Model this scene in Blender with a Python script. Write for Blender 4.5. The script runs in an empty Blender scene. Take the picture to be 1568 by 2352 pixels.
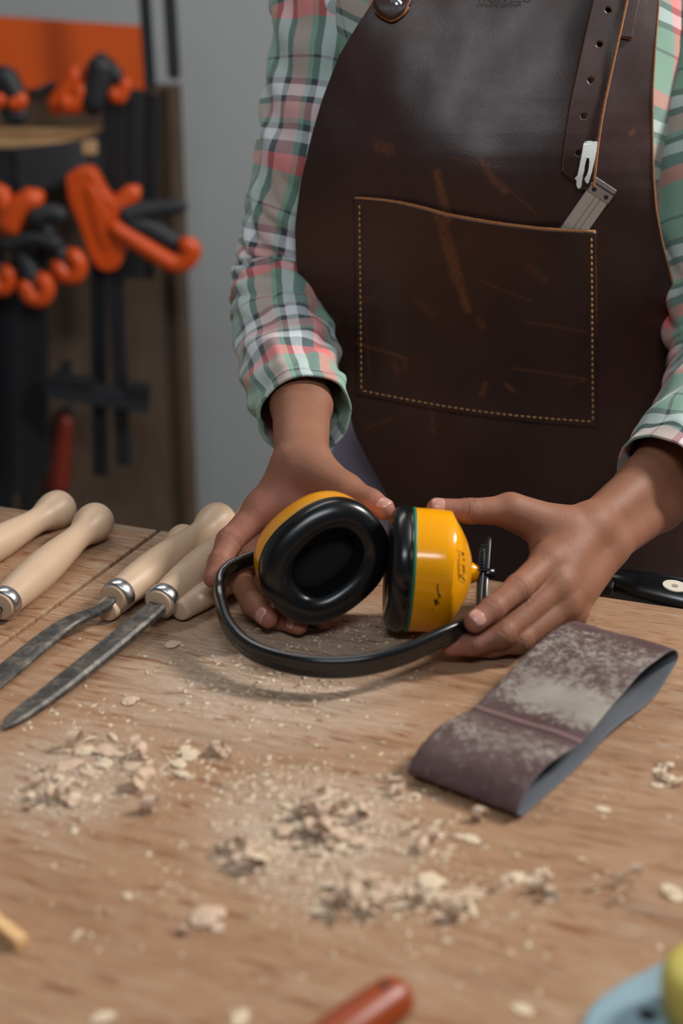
import bpy, bmesh, math, random
import numpy as np
from mathutils import Vector, Matrix, noise
PI = math.pi
SC = bpy.context.scene
COL = SC.collection

# ------------------------------------------------------------------ camera
BZ = 0.90                      # height of the bench top
CH = 0.50                      # camera height above the bench top
PITCH = math.radians(21.0)
FPX = 3267.0                   # focal length in pixels of the 1568x2352 frame
CAM = Vector((0, 0, BZ + CH))
FW = Vector((0, math.cos(PITCH), -math.sin(PITCH)))
UP = Vector((0, math.sin(PITCH), math.cos(PITCH)))
RT = Vector((1, 0, 0))
cd = bpy.data.cameras.new('camera'); cam = bpy.data.objects.new('camera', cd); COL.objects.link(cam)
cam.location = CAM; cam.rotation_euler = (PI/2 - PITCH, 0, 0)
cd.sensor_fit = 'VERTICAL'; cd.sensor_height = 36.0; cd.sensor_width = 24.0
cd.lens = FPX / 2352.0 * 36.0
cd.clip_start = 0.05
cd.dof.use_dof = True; cd.dof.focus_distance = 1.21; cd.dof.aperture_fstop = 3.4
SC.camera = cam

# ------------------------------------------------------------------ world, lamps' light, exposure
w = bpy.data.worlds.new('world'); SC.world = w; w.use_nodes = True
w.node_tree.nodes['Background'].inputs[0].default_value = (0.80, 0.90, 1.0, 1)
w.node_tree.nodes['Background'].inputs[1].default_value = 0.10
SC.view_settings.view_transform = 'Standard'; SC.view_settings.look = 'None'
SC.view_settings.gamma = 1.0; SC.view_settings.use_curve_mapping = False
SC.view_settings.exposure = -0.26
SC.cycles.use_denoising = True

def area(name, loc, target, sx, sy, power, col=(1, 1, 1), spin=0):
    l = bpy.data.lights.new(name, 'AREA'); l.shape = 'RECTANGLE'; l.size = sx; l.size_y = sy
    l.energy = power; l.color = col
    o = bpy.data.objects.new(name, l); COL.objects.link(o); o.location = loc
    d = (Vector(target) - Vector(loc)).normalized()
    o.rotation_euler = d.to_track_quat('-Z', 'Y').to_euler()
    if spin: o.rotation_euler.rotate_axis('Z', spin)
    return o
area('strip_light_side', (2.1, 1.45, 2.75), (0.0, 1.0, 0.9), 0.25, 0.6, 100, (1.0, 0.97, 0.93))
area('strip_light_front', (0.1, -0.95, 2.95), (0.1, 1.25, 1.1), 1.3, 0.35, 33, (0.88, 0.94, 1.0))
area('strip_light_rear', (-0.5, 2.3, 2.95), (0.0, 1.1, 0.9), 1.4, 0.3, 15, (1.0, 0.96, 0.92))

# ------------------------------------------------------------------ where a sight line meets things
def P(px, py, d):
    """point at depth d on the sight line through (px, py) of the photograph"""
    return CAM + d * (FW + RT * ((px - 784) / FPX) - UP * ((py - 1176) / FPX))
def ray(px, py):
    return FW + RT * ((px - 784) / FPX) - UP * ((py - 1176) / FPX)
def T(px, py, z=0.0):
    """point z above the bench top"""
    r = ray(px, py); t = (BZ + z - CAM.z) / r.z
    return CAM + t * r
def V(px, py, Y):
    """point on the vertical plane y = Y"""
    r = ray(px, py); return CAM + r * (Y / r.y)

# ------------------------------------------------------------------ object helpers
def tag(o, label=None, cat=None, group=None, kind=None):
    for k, v in (('label', label), ('category', cat), ('group', group), ('kind', kind)):
        if v: o[k] = v
    return o
def empty(name, loc, rot=None):
    o = bpy.data.objects.new(name, None); COL.objects.link(o); o.location = loc
    o.empty_display_size = 0.02
    if rot is not None: o.rotation_euler = rot
    return o
def mesh_obj(name, verts, faces, mats, parent=None, smooth=True, fmat=None, uv=None, attr=None, origin=None):
    org = Vector(origin) if origin is not None else (parent.matrix_basis.translation.copy() if False else Vector((0, 0, 0)))
    me = bpy.data.meshes.new(name)
    me.from_pydata([tuple(v) for v in verts], [], [tuple(int(i) for i in f) for f in faces])
    if not isinstance(mats, (list, tuple)): mats = [mats]
    for m in mats: me.materials.append(m)
    if fmat is not None: me.polygons.foreach_set('material_index', list(fmat))
    me.polygons.foreach_set('use_smooth', [smooth] * len(me.polygons))
    if uv is not None:
        l = me.uv_layers.new(name='UVMap')
        vi = np.zeros(len(me.loops), dtype=np.int32); me.loops.foreach_get('vertex_index', vi)
        l.data.foreach_set('uv', np.asarray(uv, dtype=np.float32)[vi].ravel())
    if attr is not None:
        for an, av in attr.items():
            a = me.attributes.new(an, 'FLOAT', 'POINT'); a.data.foreach_set('value', np.asarray(av, dtype=np.float32))
    me.validate(); me.update()
    o = bpy.data.objects.new(name, me); COL.objects.link(o)
    if parent is not None:
        o.parent = parent
        o.matrix_parent_inverse = world_of(parent).inverted()
    return o
def world_of(o):
    m = o.matrix_basis.copy()
    while o.parent is not None:
        m = o.parent.matrix_basis @ o.matrix_parent_inverse @ m if False else (o.parent.matrix_basis @ (o.matrix_parent_inverse @ m))
        o = o.parent
    return m
def bm_obj(name, bm, mats, parent=None, smooth=False):
    me = bpy.data.meshes.new(name); bm.normal_update(); bm.to_mesh(me); bm.free()
    if not isinstance(mats, (list, tuple)): mats = [mats]
    for m in mats: me.materials.append(m)
    me.polygons.foreach_set('use_smooth', [smooth] * len(me.polygons))
    o = bpy.data.objects.new(name, me); COL.objects.link(o)
    if parent is not None:
        o.parent = parent; o.matrix_parent_inverse = world_of(parent).inverted()
    return o
def bevel(o, wdt, seg=2, ang=35):
    m = o.modifiers.new('bevel', 'BEVEL'); m.width = wdt; m.segments = seg
    m.limit_method = 'ANGLE'; m.angle_limit = math.radians(ang)
    return o
def solid(o, t, off=-1, rim=None):
    m = o.modifiers.new('solid', 'SOLIDIFY'); m.thickness = t; m.offset = off
    if rim is not None: m.material_offset_rim = rim
    return m
def bx(bm, c, s, M=None):
    """box with centre c and size s, through matrix M"""
    r = bmesh.ops.create_cube(bm, size=1.0)
    mat = Matrix.Translation(Vector(c)) @ Matrix.Diagonal((s[0], s[1], s[2], 1))
    if M is not None: mat = M @ mat
    bmesh.ops.transform(bm, matrix=mat, verts=r['verts'])
    return r['verts']
def frame(o, x, z):
    """matrix with origin o, x axis x and z axis as near z as can be"""
    x = Vector(x).normalized(); y = Vector(z).cross(x).normalized(); z = x.cross(y)
    m = Matrix((x, y, z)).transposed().to_4x4(); m.translation = Vector(o); return m
def crom(pts, n):
    """smooth curve through points (any dimension), n samples per span"""
    p = [np.array(q, dtype=float) for q in pts]; p = [2*p[0]-p[1]] + p + [2*p[-1]-p[-2]]
    out = []
    for i in range(1, len(p)-2):
        for k in range(n):
            t = k / n
            out.append(0.5*((2*p[i]) + (-p[i-1]+p[i+1])*t + (2*p[i-1]-5*p[i]+4*p[i+1]-p[i+2])*t*t + (-p[i-1]+3*p[i]-3*p[i+1]+p[i+2])*t**3))
    out.append(p[-2]); return out
def bridge_rings(rings, closed=True, cap0=True, cap1=True):
    v = [q for r in rings for q in r]; n = len(rings[0]); f = []
    for i in range(len(rings)-1):
        for j in range(n if closed else n-1):
            a = i*n+j; b = i*n+(j+1) % n
            f.append((a, b, b+n, a+n))
    if closed and cap0: f.append(tuple(range(n-1, -1, -1)))
    if closed and cap1: f.append(tuple((len(rings)-1)*n+j for j in range(n)))
    return v, f
def lathe(prof, M, n=28):
    """prof: (x along axis, radius) list -> rings about M's x axis"""
    rings = []
    for x, r in prof:
        rings.append([M @ Vector((x, r*math.cos(2*PI*k/n), r*math.sin(2*PI*k/n))) for k in range(n)])
    return bridge_rings(rings)
def sweep(path, prof, up, n=None, scale=None):
    """closed profile [(side, up)] along points; up is the reference for the second axis"""
    rings = []
    N = len(path)
    for i, p in enumerate(path):
        p = Vector(p); a = Vector(path[max(i-1, 0)]); b = Vector(path[min(i+1, N-1)])
        t = (b-a).normalized(); u = up[i] if isinstance(up, list) else up
        s = t.cross(u).normalized(); uu = s.cross(t)
        k = scale[i] if scale else 1
        rings.append([p + s*x*k + uu*y*k for x, y in prof])
    return bridge_rings(rings)

# ------------------------------------------------------------------ materials
def srgb(r, g, b):
    f = lambda c: (c/255/12.92) if c/255 <= 0.04045 else ((c/255+0.055)/1.055)**2.4
    return (f(r), f(g), f(b), 1)
class NT:
    def __init__(s, name):
        s.m = bpy.data.materials.new(name); s.m.use_nodes = True; s.t = s.m.node_tree; s.N = s.t.nodes
        s.b = s.N['Principled BSDF']
    def n(s, typ, **kw):
        x = s.N.new(typ)
        for k, v in kw.items():
            if k == 'inp':
                for a, b in v.items():
                    if hasattr(b, 'is_output'): s.t.links.new(b, x.inputs[a])
                    else: x.inputs[a].default_value = b
            else: setattr(x, k, v)
        return x
    def L(s, a, b): s.t.links.new(a, b)
    def math(s, op, a, b=None, clamp=False):
        x = s.N.new('ShaderNodeMath'); x.operation = op; x.use_clamp = clamp
        for i, q in enumerate((a, b)):
            if q is None: continue
            if hasattr(q, 'is_output'): s.L(q, x.inputs[i])
            else: x.inputs[i].default_value = q
        return x.outputs[0]
    def mix(s, f, a, b, mode='MIX'):
        x = s.N.new('ShaderNodeMix'); x.data_type = 'RGBA'; x.blend_type = mode
        for i, q in ((0, f), (6, a), (7, b)):
            if hasattr(q, 'is_output'): s.L(q, x.inputs[i])
            else: x.inputs[i].default_value = q
        return x.outputs[2]
    def coords(s, kind='Object', scale=(1, 1, 1), rot=(0, 0, 0), loc=(0, 0, 0)):
        c = s.n('ShaderNodeTexCoord'); mp = s.n('ShaderNodeMapping')
        s.L(c.outputs[kind], mp.inputs[0]); mp.inputs['Scale'].default_value = scale
        mp.inputs['Rotation'].default_value = rot; mp.inputs['Location'].default_value = loc
        return mp.outputs[0]
    def noise(s, vec, scale, detail=4, rough=0.55, dist=0.0):
        x = s.n('ShaderNodeTexNoise'); s.L(vec, x.inputs['Vector'])
        x.inputs['Scale'].default_value = scale; x.inputs['Detail'].default_value = detail
        x.inputs['Roughness'].default_value = rough; x.inputs['Distortion'].default_value = dist
        return x.outputs['Fac']
    def ramp(s, f, stops, interp='LINEAR'):
        x = s.n('ShaderNodeValToRGB'); x.color_ramp.interpolation = interp
        e = x.color_ramp.elements
        while len(e) < len(stops): e.new(0.5)
        for el, (p, c) in zip(e, stops): el.position = p; el.color = c if len(c) == 4 else (*c, 1)
        if hasattr(f, 'is_output'): s.L(f, x.inputs[0])
        return x.outputs[0]
    def bump(s, h, strength=0.3, dist=0.001):
        x = s.n('ShaderNodeBump'); s.L(h, x.inputs['Height'])
        x.inputs['Strength'].default_value = strength; x.inputs['Distance'].default_value = dist
        s.L(x.outputs[0], s.b.inputs['Normal'])
    def col(s, c):
        if hasattr(c, 'is_output'): s.L(c, s.b.inputs['Base Color'])
        else: s.b.inputs['Base Color'].default_value = c
    def set(s, rough=None, metal=None, spec=None, coat=None, sheen=None):
        if rough is not None:
            if hasattr(rough, 'is_output'): s.L(rough, s.b.inputs['Roughness'])
            else: s.b.inputs['Roughness'].default_value = rough
        if metal is not None: s.b.inputs['Metallic'].default_value = metal
        if spec is not None: s.b.inputs['Specular IOR Level'].default_value = spec
        if coat is not None: s.b.inputs['Coat Weight'].default_value = coat; s.b.inputs['Coat Roughness'].default_value = 0.12
        if sheen is not None: s.b.inputs['Sheen Weight'].default_value = sheen; s.b.inputs['Sheen Roughness'].default_value = 0.5
        return s.m
BLK, WHT = (0, 0, 0, 1), (1, 1, 1, 1)

def simple(name, c, rough=0.5, metal=0.0, nscale=60, namt=0.12, bumpk=0.1, coat=None, spec=None):
    n = NT(name); v = n.coords()
    f = n.noise(v, nscale, 3)
    dark = tuple(x*(1-namt) for x in c[:3]) + (1,); lite = tuple(min(1, x*(1+namt)) for x in c[:3]) + (1,)
    n.col(n.mix(f, dark, lite)); n.bump(f, bumpk, 0.0005)
    return n.set(rough, metal, spec, coat)

GR = math.atan2((T(1568, 1395)-T(0, 1160)).y, (T(1568, 1395)-T(0, 1160)).x)   # direction of the bench's back edge

def wood_bench():
    n = NT('bench_plywood')
    v = n.coords('Object', (1, 1, 1), (0, 0, -GR))
    st = n.n('ShaderNodeMapping'); n.L(v, st.inputs[0]); st.inputs['Scale'].default_value = (1.0, 7.0, 1.0)
    s = st.outputs[0]
    big = n.noise(s, 5.0, 5, 0.6, 0.6)
    fine = n.noise(s, 38.0, 6, 0.7, 0.3)
    fib = n.n('ShaderNodeMapping'); n.L(v, fib.inputs[0]); fib.inputs['Scale'].default_value = (1.0, 30.0, 1.0)
    fibre = n.noise(fib.outputs[0], 45.0, 4, 0.7)
    patch = n.noise(v, 9.0, 4, 0.6)
    c = n.ramp(big, [(0.25, srgb(108, 74, 48)), (0.42, srgb(150, 110, 78)), (0.56, srgb(166, 128, 96)), (0.78, srgb(128, 88, 56))])
    c = n.mix(n.math('MULTIPLY', n.ramp(fine, [(0.35, BLK), (0.7, WHT)]), 0.45), c, srgb(182, 150, 124))
    c = n.mix(n.math('MULTIPLY', n.ramp(fibre, [(0.45, BLK), (0.75, WHT)]), 0.6), c, srgb(104, 68, 44))
    # pale sawdust worked into the surface
    dust = n.noise(s, 14.0, 6, 0.75, 0.8)
    dm = n.math('MULTIPLY', n.ramp(dust, [(0.48, BLK), (0.66, WHT)]), n.ramp(patch, [(0.38, BLK), (0.62, WHT)]))
    c = n.mix(n.math('MULTIPLY', dm, 0.6), c, srgb(190, 170, 150))
    def spot(p, r):
        q = n.n('ShaderNodeTexCoord'); d = n.n('ShaderNodeVectorMath'); d.operation = 'DISTANCE'
        n.L(q.outputs['Object'], d.inputs[0]); d.inputs[1].default_value = tuple(p)
        return n.math('SUBTRACT', 1.0, n.math('DIVIDE', d.outputs['Value'], r), True)
    zone = n.math('MAXIMUM', n.math('MAXIMUM', spot(T(610, 1560), 0.13), spot(T(760, 1460), 0.09)), n.math('MAXIMUM', n.math('MULTIPLY', spot(T(150, 1780), 0.08), .8), n.math('MULTIPLY', spot(T(720, 1900), 0.09), .9)))
    fd = n.noise(s, 52.0, 7, 0.8, 0.5)
    dz = n.math('MULTIPLY', n.math('MULTIPLY', zone, 1.9, True), n.ramp(fd, [(0.36, BLK), (0.6, WHT)]))
    c = n.mix(n.math('MULTIPLY', dz, 0.75), c, srgb(196, 178, 160))
    # orange brown veneer figure
    fig = n.noise(s, 22.0, 3, 0.5, 1.5)
    c = n.mix(n.math('MULTIPLY', n.ramp(fig, [(0.58, BLK), (0.66, WHT)]), 0.75), c, srgb(122, 72, 42))
    # small knots and nicks
    vo = n.n('ShaderNodeTexVoronoi'); vo.inputs['Scale'].default_value = 16.0; n.L(v, vo.inputs['Vector'])
    kn = n.ramp(vo.outputs['Distance'], [(0.03, WHT), (0.075, BLK)])
    kr = n.n('ShaderNodeSeparateColor'); n.L(vo.outputs['Color'], kr.inputs[0])
    km = n.math('MULTIPLY', kn, n.math('GREATER_THAN', kr.outputs[0], 0.62))
    c = n.mix(n.math('MULTIPLY', km, 0.6), c, srgb(110, 62, 38))
    # grey green paint smears
    sm = n.noise(s, 7.0, 3, 0.5, 0.3)
    c = n.mix(n.math('MULTIPLY', n.ramp(sm, [(0.69, BLK), (0.74, WHT)]), 0.5), c, srgb(120, 132, 122))
    n.col(c)
    n.bump(n.math('ADD', fibre, fine), 0.4, 0.0008)
    return n.set(0.62, spec=0.3)
def wood(name, c0, c1, scale=30.0, rough=0.5, along=(1, 12, 12)):
    n = NT(name); v = n.coords('Object', along)
    f = n.noise(v, scale, 5, 0.6, 0.4); g = n.noise(v, scale*4, 3, 0.6)
    c = n.ramp(f, [(0.3, c0), (0.7, c1)])
    c = n.mix(n.math('MULTIPLY', n.ramp(g, [(0.6, BLK), (0.8, WHT)]), 0.15), c, tuple(x*0.55 for x in c0[:3])+(1,))
    n.col(c); n.bump(g, 0.12, 0.0004)
    return n.set(rough, spec=0.4)
def leather(name, attr=True, warm=0.0):
    n = NT(name); v = n.coords()
    big = n.noise(v, 9.0, 4, 0.55); mid = n.noise(v, 40.0, 4, 0.6); grain = n.noise(v, 900.0, 2, 0.5)
    c = n.ramp(big, [(0.3, srgb(40, 21, 17)), (0.55, srgb(54, 29, 23)), (0.75, srgb(62, 33, 24))])
    # tan scuffs where the finish is rubbed through
    sc = n.coords('Object', (1.0, 1.0, 6.0), (0, 0.35, 0)); scn = n.noise(sc, 26.0, 5, 0.75, 1.2)
    c = n.mix(n.math('MULTIPLY', n.ramp(scn, [(0.62, BLK), (0.78, WHT)]), 0.3), c, srgb(112, 64, 36))
    wv = n.coords('Object', (1.0, 1.0, 9.0), (0, -0.2, 0)); fl = n.noise(wv, 60.0, 3, 0.8, 0.6)
    c = n.mix(n.math('MULTIPLY', n.ramp(fl, [(0.68, BLK), (0.73, WHT)]), 0.3), c, srgb(112, 66, 38))
    if attr:
        a = n.n('ShaderNodeAttribute'); a.attribute_name = 'wear'
        edge = n.math('MULTIPLY', a.outputs['Fac'], n.ramp(n.noise(v, 260.0, 4, 0.7), [(0.35, (0.25,)*3), (0.6, (1,)*3)]))
        c = n.mix(n.math('MULTIPLY', edge, 0.7, True), c, srgb(118, 66, 38))
    n.col(c)
    h = n.math('ADD', n.math('MULTIPLY', grain, 0.5), n.math('MULTIPLY', mid, 1.0))
    n.bump(h, 0.38, 0.0008)
    r = n.n('ShaderNodeMapRange'); n.L(mid, r.inputs[0]); r.inputs[3].default_value = 0.36; r.inputs[4].default_value = 0.52
    return n.set(r.outputs[0], spec=0.55)
def plaid():
    n = NT('plaid_flannel'); c = n.n('ShaderNodeUVMap'); c.uv_map = 'UVMap'
    vec = n.n('ShaderNodeVectorMath'); vec.operation = 'ADD'; n.L(c.outputs[0], vec.inputs[0])
    wob = n.n('ShaderNodeTexNoise'); n.L(c.outputs[0], wob.inputs['Vector']); wob.inputs['Scale'].default_value = 22.0
    vs = n.n('ShaderNodeVectorMath'); vs.operation = 'MULTIPLY_ADD'; n.L(wob.outputs['Color'], vs.inputs[0])
    vs.inputs[1].default_value = (0.006, 0.006, 0); vs.inputs[2].default_value = (-0.003, -0.003, 0)
    n.L(vs.outputs[0], vec.inputs[1])
    sp = n.n('ShaderNodeSeparateXYZ'); n.L(vec.outputs[0], sp.inputs[0])
    g, nv, wh, te, pk, co = srgb(124, 164, 142), srgb(22, 26, 48), srgb(222, 228, 230), srgb(58, 86, 88), srgb(216, 160, 158), srgb(238, 104, 98)
    seq = [(g, .13), (nv, .022), (g, .13), (nv, .045), (wh, .08), (nv, .045), (pk, .11), (g, .03), (nv, .04), (wh, .075), (te, .08), (co, .10), (g, .113)]
    stops = []; p = 0
    for cc, wd in seq: stops.append((min(p, 0.999), cc)); p += wd
    def stripes(sock, per, off):
        f = n.math('FRACT', n.math('ADD', n.math('DIVIDE', sock, per), off))
        return n.ramp(f, stops, 'CONSTANT')
    a = stripes(sp.outputs[0], 0.145, 0.33); b = stripes(sp.outputs[1], 0.140, 0.72)
    tw = n.math('FRACT', n.math('MULTIPLY', n.math('ADD', sp.outputs[0], sp.outputs[1]), 560.0))
    f = n.math('ADD', 0.38, n.math('MULTIPLY', n.math('GREATER_THAN', tw, 0.5), 0.24))
    cl = n.mix(f, a, b)
    fz = n.noise(c.outputs[0], 700.0, 2)
    cl = n.mix(n.math('MULTIPLY', fz, 0.22), cl, srgb(190, 190, 195))
    n.col(cl); n.bump(n.math('ADD', fz, tw), 0.25, 0.0005)
    return n.set(0.92, spec=0.15, sheen=0.25)
def skin():
    n = NT('skin'); v = n.coords()
    big = n.noise(v, 18.0, 3, 0.5); fine = n.noise(v, 320.0, 3, 0.6); mid = n.noise(v, 70.0, 4, 0.6)
    c = n.ramp(big, [(0.3, srgb(128, 84, 62)), (0.7, srgb(148, 99, 75))])
    c = n.mix(n.math('MULTIPLY', n.ramp(mid, [(0.5, BLK), (0.8, WHT)]), 0.3), c, srgb(128, 78, 60))
    a = n.n('ShaderNodeAttribute'); a.attribute_name = 'rosy'
    c = n.mix(n.math('MULTIPLY', a.outputs['Fac'], 0.6, True), c, srgb(164, 102, 90))
    k = n.n('ShaderNodeAttribute'); k.attribute_name = 'crease'
    c = n.mix(n.math('MULTIPLY', k.outputs['Fac'], 0.55, True), c, srgb(98, 58, 46))
    n.col(c)
    h = n.math('SUBTRACT', n.math('ADD', fine, n.math('MULTIPLY', mid, 0.6)), n.math('MULTIPLY', k.outputs['Fac'], 1.5))
    n.bump(h, 0.34, 0.0008)
    n.b.inputs['Subsurface Weight'].default_value = 0.12
    n.b.inputs['Subsurface Radius'].default_value = (0.012, 0.005, 0.003); n.b.inputs['Subsurface Scale'].default_value = 0.4
    return n.set(0.6, spec=0.35)
M = {}
M['bench'] = wood_bench()
M['handle'] = simple('pale_beech', srgb(196, 166, 138), 0.45, nscale=14, namt=0.10, bumpk=0.02)
M['ply'] = wood('dark_board', srgb(78, 62, 50), srgb(96, 78, 62), 8, 0.7, (3, 3, 1))
M['timber'] = wood('bench_timber', srgb(120, 90, 62), srgb(150, 115, 82), 10, 0.7)
M['leather'] = leather('brown_leather'); M['strap'] = leather('brown_leather_strap', False)
M['rawedge'] = simple('raw_leather_edge', srgb(160, 106, 62), 0.85, nscale=400, namt=0.35, bumpk=0.5)
M['thread'] = simple('tan_thread', srgb(186, 140, 88), 0.8, nscale=900, namt=0.25)
M['plaid'] = plaid(); M['skin'] = skin()
M['nail'] = simple('fingernail', srgb(186, 136, 122), 0.28, nscale=60, namt=0.06, bumpk=0.02)
M['nailtip'] = simple('fingernail_tip', srgb(194, 150, 134), 0.3, nscale=60, namt=0.04, bumpk=0.02)
M['black'] = simple('black_plastic', srgb(17, 18, 20), 0.24, nscale=200, namt=0.2, bumpk=0.04, spec=0.6)
M['cushion'] = simple('black_vinyl', srgb(13, 14, 16), 0.27, nscale=120, namt=0.2, bumpk=0.05, spec=0.55)
M['foam'] = simple('black_foam', srgb(10, 10, 11), 0.95, nscale=300, namt=0.4, bumpk=0.6)
def yellow():
    n = NT('yellow_plastic'); v = n.coords()
    c = n.mix(n.noise(v, 30, 3), srgb(232, 152, 4), srgb(240, 162, 10))
    sc = n.coords('Object', (1, 14, 4)); s = n.noise(sc, 40.0, 3, 0.7)
    c = n.mix(n.math('MULTIPLY', n.ramp(s, [(0.70, BLK), (0.76, WHT)]), 0.6), c, srgb(150, 96, 20))
    n.col(c); n.bump(n.noise(v, 60, 2), 0.03, 0.0005); return n.set(0.17, spec=0.45)
M['yellow'] = yellow()
M['green'] = simple('green_gasket', srgb(14, 110, 74), 0.5)
M['ink'] = simple('black_print', srgb(35, 26, 10), 0.6)
M['steel'] = simple('brushed_steel', srgb(200, 200, 204), 0.28, 1.0, 300, 0.1, 0.05)
M['darksteel'] = simple('dark_steel', srgb(52, 52, 56), 0.4, 0.6, 90, 0.5, 0.35)
def forged():
    n = NT('worn_blade_steel'); v = n.coords('Object')
    a = n.noise(v, 70, 6, 0.75, 0.5); b = n.noise(v, 240, 4, 0.7)
    c = n.ramp(a, [(0.3, srgb(34, 34, 37)), (0.5, srgb(78, 74, 70)), (0.68, srgb(126, 116, 102))])
    c = n.mix(n.math('MULTIPLY', n.ramp(b, [(0.55, BLK), (0.7, WHT)]), 0.4), c, srgb(28, 29, 34))
    n.col(c); n.bump(n.math('ADD', a, b), 0.5, 0.0006)
    return n.set(0.46, 0.45, 0.5)
M['blade'] = forged()
def belt_grit():
    n = NT('abrasive_grit'); v = n.coords('Object')
    b = n.noise(v, 420, 3, 0.7)
    c = n.mix(b, srgb(58, 38, 40), srgb(92, 66, 66))
    a = n.n('ShaderNodeAttribute'); a.attribute_name = 'dust'
    clog = n.math('MULTIPLY', n.math('SUBTRACT', n.noise(v, 130, 10, 0.9, 0.1), .5), 3.0)
    k = n.math('ADD', n.math('MULTIPLY', a.outputs['Fac'], 1.0), n.math('SUBTRACT', clog, 0.15))
    c = n.mix(n.ramp(k, [(0.04, BLK), (0.36, (0.85,)*3)]), c, srgb(168, 160, 146))
    c = n.mix(n.math('MULTIPLY', n.ramp(n.noise(v, 25, 4, 0.6), [(0.4, BLK), (0.7, WHT)]), 0.45), c, srgb(112, 96, 94))
    n.col(c); n.bump(b, 0.5, 0.0006); return n.set(0.72, spec=0.35)
M['grit'] = belt_grit()
M['beltback'] = simple('grey_belt_cloth', srgb(88, 91, 96), 0.85, nscale=500, namt=0.2, bumpk=0.4)
M['orange'] = simple('orange_plastic', srgb(206, 74, 6), 0.42, nscale=40, namt=0.1)
M['padblack'] = simple('black_rubber_grip', srgb(30, 32, 36), 0.55, nscale=120, namt=0.3)
M['orangeboard'] = simple('orange_panel', srgb(206, 82, 8), 0.5, nscale=8, namt=0.06, bumpk=0.02)
M['wall'] = simple('grey_wall_paint', srgb(160, 164, 165), 0.8, nscale=3, namt=0.05, bumpk=0.05)
M['floor'] = simple('concrete', srgb(120, 118, 114), 0.7, nscale=6, namt=0.12)
M['whitepaint'] = simple('white_enamel', srgb(226, 232, 226), 0.5, nscale=400, namt=0.05)
M['shaving'] = wood('pale_shaving', srgb(204, 180, 150), srgb(224, 204, 178), 60, 0.6, (4, 4, 4))
M['shaving2'] = wood('pink_shaving', srgb(190, 158, 132), srgb(214, 188, 164), 60, 0.6, (4, 4, 4))
M['orangewood'] = simple('orange_handle_finish', srgb(142, 56, 10), 0.4, nscale=30, namt=0.15)
M['bluegrey'] = simple('blue_grey_paint', srgb(132, 158, 168), 0.5, nscale=20, namt=0.05)
M['yelpale'] = simple('pale_yellow_plastic', srgb(196, 180, 88), 0.5, nscale=20, namt=0.05)
M['cream'] = simple('cream_badge', srgb(225, 215, 195), 0.5, nscale=200, namt=0.05)
M['trouser'] = simple('lilac_grey_denim', srgb(150, 142, 165), 0.9, nscale=500, namt=0.2, bumpk=0.3)
M['hair'] = simple('dark_hair', srgb(28, 20, 17), 0.5, nscale=90, namt=0.4, bumpk=0.6)
M['tanwood'] = wood('tan_shelf', srgb(168, 132, 92), srgb(190, 155, 112), 10, 0.6)
M['lamp'] = simple('lamp_housing', srgb(220, 220, 220), 0.5)
def emit(name, c, s):
    n = NT(name); n.b.inputs['Emission Color'].default_value = c; n.b.inputs['Emission Strength'].default_value = s
    n.col(c); return n.m
M['tube'] = emit('lit_tube', (1, 0.97, 0.92, 1), 3.0)

# ------------------------------------------------------------------ room
def wall(name, c, s, m):
    bm = bmesh.new(); bx(bm, c, s); o = bm_obj(name, bm, m); o['kind'] = 'structure'; return o
wall('floor', (0, 1.5, -0.05), (9, 9, 0.1), M['floor'])
wall('wall_back', (0, 3.58, 1.6), (9, 0.1, 3.2), M['wall'])
wall('wall_left', (-3.0, 1.5, 1.6), (0.1, 4.05, 3.2), M['wall'])
wall('ceiling', (0, 1.5, 3.25), (9, 9, 0.1), M['wall'])

# ------------------------------------------------------------------ workbench
e1 = (T(1568, 1395) - T(0, 1160)).normalized()            # along the back edge
e2 = (T(0, 1482) - T(365, 1217)).normalized()             # along the seam, towards the camera
Z1 = Vector((0, 0, 1))
bench = empty('workbench', T(784, 1277) + Vector((0, -0.35, -BZ)))
tag(bench, 'wooden workbench with a worn plywood top strewn with shavings', 'workbench')
corner = T(366, 1217)
def slab(name, poly, th=0.036):
    bm = bmesh.new(); vs = [bm.verts.new(p) for p in poly]; f = bm.faces.new(vs)
    if f.normal.z < 0: f.normal_flip()
    r = bmesh.ops.extrude_face_region(bm, geom=[f])
    for v in [g for g in r['geom'] if isinstance(g, bmesh.types.BMVert)]: v.co.z -= th
    bmesh.ops.recalc_face_normals(bm, faces=bm.faces[:])
    return bevel(bm_obj(name, bm, M['bench'], bench), 0.0015, 2)
gap = e1 * 0.0022
slab('top_board', [corner + gap, corner + e1*0.95, corner + e1*0.95 + e2*0.86, corner + gap + e2*0.86])
slab('top_board', [corner - gap, corner - e1*0.55, corner - e1*0.55 + e2*0.86, corner - gap + e2*0.86])
def bframe(u, v, z): return corner + e1*u + e2*v + Vector((0, 0, z - (BZ if True else 0)))
FB = frame((0, 0, 0), e1, Z1)
def beam(name, u0, u1, v0, v1, z0, z1):
    a = corner + e1*u0 + e2*v0; cx = corner + e1*(u0+u1)/2 + e2*(v0+v1)/2
    bm = bmesh.new(); m = frame((cx.x, cx.y, (z0+z1)/2), e1, Z1); bx(bm, (0, 0, 0), (abs(u1-u0), abs(v1-v0), z1-z0), m)
    return bevel(bm_obj(name, bm, M['timber'], bench), 0.003)
beam('apron_rail', -0.5, 0.9, 0.06, 0.10, 0.76, 0.862); beam('apron_rail', -0.5, 0.9, 0.76, 0.80, 0.76, 0.862)
for u in (-0.49, 0.85):
    for v in (0.10, 0.70): beam('leg', u, u+0.07, v, v+0.07, 0.0, 0.862)
beam('support_beam', -0.03, 0.03, 0.06, 0.80, 0.80, 0.862)

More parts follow.
